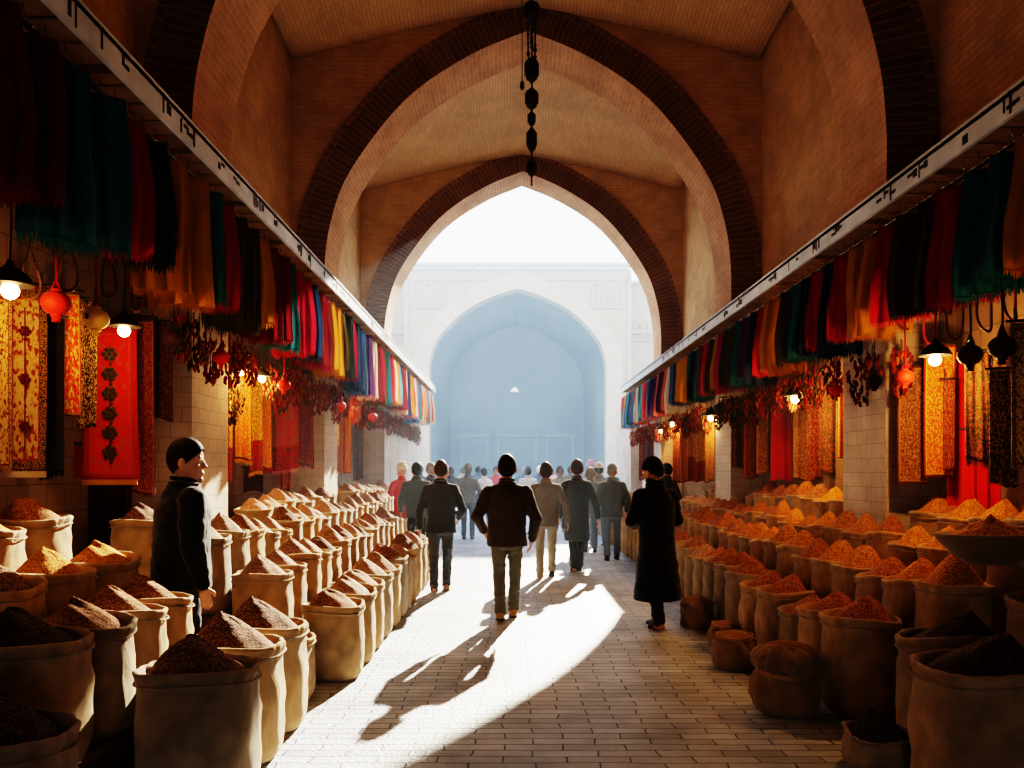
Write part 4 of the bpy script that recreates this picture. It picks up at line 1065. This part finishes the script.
# ------------------------------------------------------------------ people
def solidify_union(mb, voxel, smooth=6, wrinkle=0.0, wf=9.0, seed=0, fac=.5, aniso=(1,1,1)):
    """one continuous surface grown over the overlapping limbs"""
    me = bpy.data.meshes.new('tmp'); me.from_pydata(mb.v, [], mb.f); me.update()
    o = bpy.data.objects.new('tmp', me); C.objects.link(o)
    r = o.modifiers.new('r', 'REMESH'); r.mode = 'VOXEL'; r.voxel_size = voxel; r.adaptivity = 0
    if smooth: s = o.modifiers.new('s', 'SMOOTH'); s.iterations = smooth; s.factor = fac
    dg = bpy.context.evaluated_depsgraph_get()
    out = bpy.data.meshes.new_from_object(o.evaluated_get(dg))
    bpy.data.objects.remove(o); bpy.data.meshes.remove(me)
    if wrinkle:
        off = Vector((seed*1.7, seed*2.3, seed*.9))
        nn = [v.normal.copy() for v in out.vertices]
        for v, n in zip(out.vertices, nn):
            p = Vector((v.co.x*aniso[0], v.co.y*aniso[1], v.co.z*aniso[2]))*wf + off
            k = noise.noise(p) + .5*noise.noise(p*2.1)
            v.co += n*wrinkle*k
    out.polygons.foreach_set('use_smooth', [True]*len(out.polygons))
    return out
SKIN = {k: plain('skin '+k, v, .55, 14, .12, .35) for k, v in {'tan':(.40,.20,.12),'light':(.52,.29,.19),'deep':(.28,.13,.075)}.items()}
def wear(name, col, bmp=.3): return fabric('wear '+name, col, .85, 240, bmp, .25, .18)
M_eye = plain('eye white', (.75,.72,.68), .3, 4, .02, .5); M_iris = plain('eye iris', (.03,.018,.012), .2, 4, .02, .6)
M_hair = fabric('black hair', (.012,.010,.009), .6, 300, .5, 0, .3); M_hairb = fabric('brown hair', (.045,.028,.018), .6, 300, .5, 0, .3); M_hairg = fabric('grey hair', (.22,.20,.18), .7, 300, .5, 0, .3)
M_shoe = {'black': plain('black shoe leather', (.02,.018,.017), .45, 20, .2, .4), 'brown': plain('tan boot leather', (.34,.17,.06), .55, 20, .25, .35), 'grey': plain('grey shoe leather', (.16,.15,.14), .6, 20, .2, .35)}

def hand(mb, wr, elbow, side, curl, fwd):
    """palm, four unequal bent fingers and a thumb leaving the side of the palm"""
    wr = Vector(wr); d = (wr - Vector(elbow)).normalized(); d = (d + Vector((0,0,-.25))).normalized()
    f = Vector(fwd); f = (f - d*f.dot(d)).normalized()           # towards the thumb
    pn = d.cross(f)*(1 if side > 0 else -1)                       # palm side
    if pn.dot(Vector((-side,0,0))) < 0: pn = -pn
    rt = Matrix((f, pn, d)).transposed()
    c = wr + d*.055; mb.ball(c, (.040, .017, .055), 12, 8, rt)
    mb.cap(wr - d*.02, wr + d*.03, .026, .028, 8)
    for k, L in enumerate((.072, .080, .074, .058)):
        b = wr + d*(.092 - .004*abs(k-1)) + f*(.028 - .0185*k)
        d1 = (d + pn*curl*.7).normalized(); d2 = (d + pn*curl*1.7).normalized(); d3 = (d*.6 + pn*curl*2.4).normalized()
        p1 = b + d1*L*.48; p2 = p1 + d2*L*.32; p3 = p2 + d3*L*.24
        mb.cap(b - d*.012, p1, .0098, .0090, 7); mb.cap(p1, p2, .0088, .0080, 7); mb.cap(p2, p3, .0080, .0068, 7)
    b = wr + d*.03 + f*.03; t1 = (d*.7 + f*.75 + pn*.25).normalized(); t2 = (d + f*.15 + pn*.5).normalized()
    p1 = b + t1*.042; mb.cap(b - t1*.015, p1, .0135, .0105, 8); mb.cap(p1, p1 + t2*.032, .0102, .0082, 8)

def person(label, loc, rz, H=1.75, build=1.0, coat='jacket', ccol=None, pcol=None, shoe='black', skin='tan', hair=('short', None), pose=None, vox=.014, group=None, cat='person', headwear=None, scarf=None):
    po = dict(fl=(-.10,-.02,0), fr=(.10,.10,0), lift=0, kl=None, kr=None, el=(-.29,-.05,1.12), er=(.29,-.05,1.12), wl=(-.30,.10,.88), wr=(.30,.10,.88), yaw=0, pitch=0, lean=0, curl=.35)
    po.update(pose or {}); k = H/1.75; hero = vox < .02; bx = build
    t = thing('person', label, cat, loc, rz, group)
    t.scale = (k, k, k)
    ln = po['lean']
    sh = lambda z: (z-.95)*ln                                    # forward lean grows with height
    def leg(side):
        hip = Vector((side*.09, 0, .92)); ft = Vector(po['fl'] if side < 0 else po['fr']); an = ft + Vector((0,0,.09))
        kn = po['kl'] if side < 0 else po['kr']
        kn = Vector(kn) if kn else (hip+an)/2 + Vector((side*.005, .045, .01))
        return hip, kn, an, ft
    S = {-1: Vector((-.180*bx, sh(1.40), 1.392)), 1: Vector((.180*bx, sh(1.40), 1.392))}
    E = {-1: Vector(po['el']), 1: Vector(po['er'])}; Wr = {-1: Vector(po['wl']), 1: Vector(po['wr'])}
    hp = Vector((0, sh(1.5), 1.49)); HM = Matrix.Translation(hp) @ Matrix.Rotation(po['yaw'], 4, 'Z') @ Matrix.Rotation(po['pitch'], 4, 'X') @ Matrix.Scale(1.17, 4)
    h3 = HM.to_3x3(); hd = lambda x, y, z: HM @ Vector((x, y, z))
    # ---- body
    b = MB()
    b.loft([(.80,0,0,.10,.08),(.86,0,0,.150,.10),(.95,0,0,.150,.10),(1.05,0,sh(1.05),.135,.092),(1.18,0,sh(1.18),.150,.098),(1.30,0,sh(1.30),.165,.102),(1.38,0,sh(1.38),.160,.09),(1.44,0,sh(1.44),.10,.07),(1.47,0,sh(1.47),.06,.055)], 20)
    b.cap((0, sh(1.42)-.005, 1.40), hp + h3 @ Vector((0,.0,.06)), .060, .054)
    b.ball(hd(0,.004,.145), (.074,.094,.108), 18, 14, h3)         # skull
    b.ball(hd(0,.040,.075), (.056,.058,.072), 14, 10, h3)         # jaw and cheeks
    b.ball(hd(0,.088,.022), (.024,.018,.020), 10, 8, h3)          # chin
    b.cap(hd(0,.094,.135), hd(0,.114,.098), .0085, .0135, 8)      # nose
    for s in (-1, 1):
        b.ball(hd(s*.011,.106,.094), (.008,.009,.007), 8, 6, h3)
        b.ball(hd(s*.030,.086,.150), (.022,.010,.008), 8, 6, h3)  # brow
        b.ball(hd(s*.040,.074,.098), (.022,.018,.020), 8, 6, h3)  # cheek
        b.ball(hd(s*.084,-.002,.112), (.012,.021,.032), 10, 8, h3) # ear
    b.ball(hd(0,.100,.066), (.022,.009,.006), 8, 6, h3); b.ball(hd(0,.099,.055), (.019,.009,.006), 8, 6, h3)
    for s in (-1, 1):
        hip, kn, an, ft = leg(s)
        b.cap(hip, kn, .078, .052); b.cap(kn, an, .052, .036)
        d = Vector((0,1,0)); b.cap(ft+Vector((0,-.04,.045)), ft+Vector((0,.13,.03)), .034, .028)
        b.cap(S[s], E[s], .050, .039); b.cap(E[s], Wr[s], .039, .027)
        b.cap((0,sh(1.41),1.40), S[s], .055, .052)
        hand(b, Wr[s], E[s], s, po['curl'], Vector((0,1,.2)))
    body = link('body', solidify_union(b, vox*(.55 if hero else 1.0), 2 if hero else 1, fac=.4), t); body.data.materials.append(SKIN[skin])
    if hero:
        for s in (-1, 1):
            e = MB(); c = hd(s*.030,.0855,.132); e.ball(c, (.0125,.0105,.010), 12, 8, h3); ey = e.build('eye', M_eye, t, True)
            e = MB(); e.ball(hd(s*.030,.0945,.132), (.0055,.003,.0055), 10, 6, h3); e.build('iris', M_iris, ey, True)
    # ---- hair or cap: a closed shell over the skull
    kind, hm = hair
    def shell(grow, low, zc=.145):
        b = MB(); nu, nv = 28, 12; vs = []; fs = []
        for lay, g in ((0, grow), (1, grow-.02)):
            for j in range(nv+1):
                for i in range(nu):
                    a = 2*PI*i/nu; fr = math.sin(a)               # +1 forward
                    mx = low(fr); th = mx*j/nv
                    x, y, z = (.076+g)*math.sin(th)*math.cos(a), (.096+g)*math.sin(th)*math.sin(a), (.110+g)*math.cos(th)
                    if kind == 'curly' and lay == 0: 
                        q = 1+.10*noise.noise(Vector((x*45,y*45,z*45))); x *= q; y *= q; z *= q
                    vs.append(hd(x, .004+y, zc+z))
        m = (nv+1)*nu
        for j in range(nv):
            for i in range(nu):
                i2 = (i+1) % nu; fs.append((j*nu+i, (j+1)*nu+i, (j+1)*nu+i2, j*nu+i2)); fs.append((m+j*nu+i, m+j*nu+i2, m+(j+1)*nu+i2, m+(j+1)*nu+i))
        for i in range(nu): i2 = (i+1) % nu; fs.append((nv*nu+i, m+nv*nu+i, m+nv*nu+i2, nv*nu+i2))
        b.add(vs, fs); return b
    if headwear:
        hk, hmat = headwear
        if hk == 'beanie': shell(.016, lambda f: 1.72+.62*max(0,-f)-.45*max(0,f)).build('beanie', hmat, t, True)
        if hk == 'hood': shell(.024, lambda f: 2.25+.5*max(0,-f)-.95*max(0,f)).build('headscarf', hmat, t, True)
        if hk == 'cap':
            shell(.012, lambda f: 1.35+.15*max(0,-f)).build('cap', hmat, t, True)
        if hk == 'turban':
            b = MB()
            for j in range(5):
                pts = [hd(.088*(1-.10*j)*math.cos(2*PI*i/22), .004+.105*(1-.10*j)*math.sin(2*PI*i/22), .185+.022*j+.010*math.sin(2*PI*i/22+j*2)) for i in range(23)]
                b.tube(pts, .024, 7, cap=False)
            b.ball(hd(0,.004,.27), (.065,.075,.035), 12, 8, h3); b.build('turban', hmat, t, True)
    if kind and not (headwear and headwear[0] in ('beanie','hood')):
        lowf = {'short': lambda f: 2.0+.52*max(0,-f)-.88*max(0,f), 'cropped': lambda f: 1.95+.45*max(0,-f)-.83*max(0,f), 'curly': lambda f: 1.6+.65*max(0,-f)-.45*max(0,f), 'long': lambda f: 2.0+.75*max(0,-f)-.85*max(0,f)}[kind]
        shell({'short':.010,'cropped':.003,'curly':.024,'long':.020}[kind], lowf).build('hair', hm, t, True)
    # ---- trousers
    b = MB(); b.loft([(.78,0,0,.13,.10),(.86,0,0,.168,.118),(.95,0,0,.165,.115),(1.02,0,sh(1.02),.150,.105)], 18)
    for s in (-1, 1):
        hip, kn, an, ft = leg(s); lo = an + (kn-an)*.02
        b.cap(hip+Vector((0,0,-.02)), kn, .094, .071); b.cap(kn, lo, .071, .060); b.cap(lo+(kn-lo)*.12, lo, .066, .064)
    o = link('trousers', solidify_union(b, vox, 3, .010 if hero else .006, 13, 3+len(C.objects), aniso=(1,1,1.8)), t); o.data.materials.append(pcol)
    # ---- coat or jacket
    b = MB(); hem = {'jacket':.80,'hip':.86,'coat':.50,'long':.30}[coat]
    rings = [(hem,0,.0,.20,.145),(hem+.02,0,.0,.205,.15)]
    if coat == 'long': rings = [(.30,0,-.01,.245,.205),(.34,0,-.01,.25,.21),(.60,0,-.005,.222,.18),(.85,0,0,.195,.15)]
    if coat == 'coat': rings = [(.50,0,0,.205,.165),(.53,0,0,.21,.17),(.75,0,0,.202,.155),(.88,0,0,.195,.145)]
    rings += [(1.0,0,sh(1.0),.188,.140),(1.12,0,sh(1.12),.190,.136),(1.24,0,sh(1.24),.202,.138),(1.33,0,sh(1.33),.200,.130),(1.39,0,sh(1.39),.165,.112),(1.45,0,sh(1.45),.100,.09),(1.49,0,sh(1.49),.078,.078)]
    b.loft([(z,x,y,rx*bx,ry*bx) for z, x, y, rx, ry in rings], 26)
    for s in (-1, 1):
        b.cap((0,sh(1.43),1.435), S[s]+Vector((0,0,-.008)), .060, .066)
        b.cap(S[s]+Vector((0,0,-.012)), E[s], .072*bx, .060*bx); cu = E[s]+(Wr[s]-E[s])*.90
        b.cap(E[s], cu, .062*bx, .050); b.cap(E[s]+(Wr[s]-E[s])*.80, cu, .053, .053)
    o = link('coat' if coat in ('coat','long') else 'jacket', solidify_union(b, vox, 3, .009 if hero else .006, 9, 7+len(C.objects), aniso=(1,1,1.5)), t); o.data.materials.append(ccol)
    b = MB(); n = 24                                              # stand collar
    for q, (rr, z) in enumerate(((.080,1.475),(.073,1.515))): 
        b.tube([(rr*math.cos(2*PI*i/n), sh(1.49)+.002+rr*1.02*math.sin(2*PI*i/n), z+.010*math.sin(2*PI*i/n+PI)) for i in range(n+1)], .020-.005*q, 7, cap=False)
    b.build('collar', ccol, o, True)
    if scarf:
        b = MB()
        for q in range(3): b.tube([((.088-.006*q)*math.cos(2*PI*i/n), sh(1.49)+(.09-.006*q)*math.sin(2*PI*i/n), 1.46+.035*q+.012*math.sin(4*PI*i/n+q)) for i in range(n+1)], .028, 8, cap=False)
        b.build('neck_scarf', scarf, t, True)
    # ---- shoes
    for s in (-1, 1):
        hip, kn, an, ft = leg(s); b = MB(); tilt = po['lift'] if (s < 0) == (po['fl'][1] < po['fr'][1]) else 0
        R3 = Matrix.Rotation(-tilt, 3, 'X'); toe = ft + Vector((0,.155,0))
        T = lambda x, y, z: toe + R3 @ (Vector((x, y, z)) - Vector((0,.155,0)))
        n = 16; vs = []; fs = []
        prof = [(-.075,.030,.07),(-.06,.040,.095),(-.02,.042,.10),(.04,.043,.075),(.09,.048,.058),(.14,.046,.046),(.18,.034,.036),(.195,.014,.02)]
        for (y, w, hgt) in prof:
            for i in range(n):
                a = 2*PI*i/n; x = w*math.cos(a); z = hgt*(.5+.5*math.sin(a)) if math.sin(a) > -.3 else .0
                vs.append(T(x, y, max(0, z)))
        for j in range(len(prof)-1):
            for i in range(n): fs.append((j*n+i, j*n+(i+1)%n, (j+1)*n+(i+1)%n, (j+1)*n+i))
        fs.append(tuple(range(n-1,-1,-1))); fs.append(tuple((len(prof)-1)*n+i for i in range(n)))
        b.add(vs, fs); so_ = b.build('shoe', M_shoe[shoe], t, True)
        if hero:
            b = MB(); pts = [(-.078,.034),(-.03,.046),(.05,.047),(.10,.052),(.16,.046),(.195,.022)]
            out = [(x, y) for y, x in pts] + [(-x, y) for y, x in reversed(pts)]
            m = len(out); b.add([T(x, y, -.001) for x, y in out] + [T(x, y, .018) for x, y in out], [tuple(range(m-1,-1,-1)), tuple(range(m,2*m))] + [(i, (i+1)%m, m+(i+1)%m, m+i) for i in range(m)])
            b.build('sole', M_iron, so_)
    return t
def at(px, Y): return ((px-512)/sc(Y), Y, 0)
# the nearest man, in profile behind the left sacks
person('man in black jacket standing in profile behind the left sacks', (at(181, 5.52)[0], 5.52, 0), -.95, 1.82, 1.28, 'jacket', wear('black jacket', (.014,.014,.016)), wear('black trousers', (.02,.02,.022)), 'black', 'light', ('short', M_hair),
       dict(fl=(-.11,.02,0), fr=(.11,-.02,0), el=(-.27,.09,1.10), wl=(-.24,.16,.84), er=(.29,.0,1.10), wr=(.28,.07,.83), yaw=-.42, pitch=-.06, lean=.03), .012)
# man walking away in the middle
person('man in dark brown jacket and olive trousers walking away mid-aisle', at(507, 8.75), 0.0, 1.77, 1.10, 'jacket', wear('dark brown jacket', (.045,.030,.020)), wear('olive trousers', (.105,.095,.065)), 'brown', 'light', ('short', M_hair),
       dict(fl=(-.07,-.10,0), fr=(.07,.20,0), kl=(-.085,.05,.50), kr=(.09,.16,.51), el=(-.32,-.06,1.12), wl=(-.25,.14,.95), er=(.31,-.05,1.10), wr=(.27,.10,.86), lift=.12, lean=.02), .012)
person('man in charcoal jacket and dark grey trousers walking beside the left sacks', at(441, 10.75), .06, 1.74, 1.0, 'jacket', wear('charcoal jacket', (.035,.038,.040)), wear('dark grey trousers', (.06,.065,.068)), 'brown', 'light', ('cropped', M_hairb),
       dict(fl=(-.09,-.10,0), fr=(.07,.12,0), el=(-.28,-.04,1.11), wl=(-.29,.05,.86), er=(.285,-.06,1.12), wr=(.24,.12,1.0), lift=.35), .013)
person('man in taupe jacket and khaki trousers walking with one hand low', at(546, 12.2), -.05, 1.72, 1.0, 'jacket', wear('taupe jacket', (.15,.135,.115)), wear('khaki trousers', (.30,.27,.20)), 'black', 'tan', ('short', M_hairb),
       dict(fl=(-.09,-.14,0), fr=(.09,.16,0), el=(-.29,.02,1.12), wl=(-.25,.18,.95), er=(.31,-.08,1.12), wr=(.34,.06,.86), lift=.5), .013)
person('man in long dark slate overcoat walking past the taupe jacket', at(577, 12.9), .0, 1.77, 1.0, 'coat', wear('slate overcoat', (.045,.058,.066)), wear('slate trousers', (.05,.06,.065)), 'black', 'light', ('short', M_hairb),
       dict(fl=(-.05,-.05,0), fr=(.05,.13,0), el=(-.27,-.02,1.11), wl=(-.27,.07,.86), er=(.29,-.08,1.11), wr=(.33,-.02,.86), lift=.3), .014)
# the black-coated person by the right sacks
person('person in long black coat and black cap seen from behind', at(657, 8.3), .35, 1.74, 1.04, 'long', wear('long black coat', (.008,.008,.009)), wear('black trousers', (.012,.012,.013)), 'black', 'tan', (None, None),
       dict(fl=(-.05,-.14,0), fr=(.06,.10,0), el=(-.27,.06,1.12), wl=(-.12,.26,1.06), er=(.27,.04,1.12), wr=(.14,.25,1.05), yaw=.35, pitch=-.22, lift=.55, lean=.05), .012, headwear=('beanie', wear('black knit cap', (.008,.008,.009))), scarf=wear('black scarf', (.010,.010,.011)))
# ---- the hazy crowd in front of the portal
G = 'distant crowd before the portal'
W = {k: wear('crowd '+k, v) for k, v in {'grey':(.20,.21,.22),'blue':(.07,.10,.15),'slate':(.06,.075,.085),'black':(.02,.021,.024),'tan':(.30,.24,.17),'red':(.48,.03,.04),'white':(.72,.70,.66),'teal':(.05,.20,.22),'brown':(.12,.08,.05),'pink':(.60,.28,.32),'denim':(.10,.14,.20),'rose':(.50,.10,.12)}.items()}
crowd = [
 (468,19.0,0,1.76,'hip','grey','denim',('short',M_hairg),None,'man in light grey jacket standing with feet apart in the haze'),
 (417,14.3,.2,1.74,'jacket','slate','black',('short',M_hair),None,'man in slate jacket behind the far end of the left sacks'),
 (402,16.4,.5,1.72,'coat','red','black',(None,None),('turban','white'),'person in red shawl and pale turban beyond the left sacks'),
 (431,17.2,-.3,1.74,'coat','slate','black',('curly',M_hairg),None,'curly haired person in slate coat behind the charcoal jacket'),
 (612,14.6,.0,1.72,'jacket','slate','denim',('cropped',M_hairg),('cap','grey'),'broad man in slate jacket and grey cap by the right stall'),
 (599,17.4,.2,1.76,'hip','grey','denim',('short',M_hair),('cap','white'),'person in grey jacket and white cap near the right stall'),
 (590,16.0,-.1,1.66,'jacket','denim','denim',('short',M_hairg),None,'person in denim jacket half hidden behind the overcoat'),
 (591,23.5,.2,1.86,'jacket','grey','slate',(None,None),('turban','pink'),'tall person in pink turban rising over the crowd'),
 (560,21.5,3.0,1.70,'coat','tan','black',('long',M_hairb),None,'woman with long hair facing this way in the crowd'),
 (484,23.0,.4,1.66,'jacket','white','grey',('short',M_hair),None,'short person in white jacket right of the grey jacket'),
 (496,27.0,2.8,1.72,'jacket','red','denim',('short',M_hair),None,'person in red jacket far back behind the brown jacket'),
 (528,22.5,.1,1.70,'jacket','white','denim',('short',M_hair),None,'person in white jacket between brown and taupe jackets'),
 (540,27.5,-.3,1.74,'coat','blue','black',(None,None),('hood','white'),'person in white headscarf and blue coat deep in the crowd'),
 (570,27.0,.3,1.72,'jacket','brown','slate',('short',M_hair),None,'person in brown jacket deep in the crowd'),
 (451,24.0,.3,1.70,'jacket','black','denim',('short',M_hair),None,'person in black jacket deep behind the charcoal jacket'),
 (478,29.0,.0,1.76,'coat','blue','black',(None,None),('hood','black'),'person in black headscarf and blue coat far back on the left'),
 (510,31.0,3.1,1.74,'jacket','teal','black',('short',M_hair),None,'person in teal jacket straight behind the brown jacket'),
 (524,30.0,.2,1.72,'jacket','slate','denim',('short',M_hairg),None,'grey haired person in slate jacket far back in the middle'),
 (551,31.5,.0,1.72,'jacket','pink','slate',('long',M_hair),None,'person in pink jacket far back in the middle'),
 (582,31.0,.4,1.74,'coat','brown','black',('short',M_hair),None,'person in long brown coat far back on the right'),
 (596,29.5,.2,1.70,'jacket','slate','black',('short',M_hair),None,'person in slate jacket far back by the pale wall'),
 (440,31.0,-.2,1.72,'jacket','grey','denim',('short',M_hair),None,'person in grey jacket far back by the left pale wall'),
 (463,32.0,.2,1.70,'coat','tan','brown',('long',M_hairb),None,'long haired person in tan coat far back on the left'),
 (433,26.5,.1,1.72,'jacket','denim','slate',('short',M_hairg),None,'person in denim jacket far back by the left wall'),
 (420,22.0,.2,1.74,'jacket','blue','black',('short',M_hair),None,'person in blue jacket beyond the left canopy end'),
 (611,24.5,.2,1.72,'jacket','teal','slate',('short',M_hair),None,'person in teal jacket beyond the right canopy end'),
 (447,27.5,.0,1.74,'coat','rose','black',(None,None),('hood','rose'),'person in rose headscarf deep in the left crowd'),
]
for (px, Y, rz, H, ct, cc, pc, hr, hw, lab) in crowd:
    st = R.uniform(-.12,.14); 
    person(lab, at(px, Y), rz, H, R.uniform(.96,1.08), ct, W[cc], W[pc], R.choice(('black','grey','brown')), R.choice(('tan','light','deep')), hr,
           dict(fl=(-.10,-st,0), fr=(.10,st,0), el=(-.29,-.04,1.12), wl=(-.28,.10+.06*R.random(),.90), er=(.29,-.04,1.12), wr=(.28,.10+.06*R.random(),.90), yaw=R.uniform(-.3,.3)), .020 if Y < 20 else .024, G, headwear=(hw[0], W[hw[1]]) if hw else None)
person('dark dressed seller standing among the right stall sacks', (3.1, 16.0, 0), .6, 1.74, 1.0, 'jacket', W['black'], W['black'], 'black', 'tan', ('short', M_hair), None, .020)
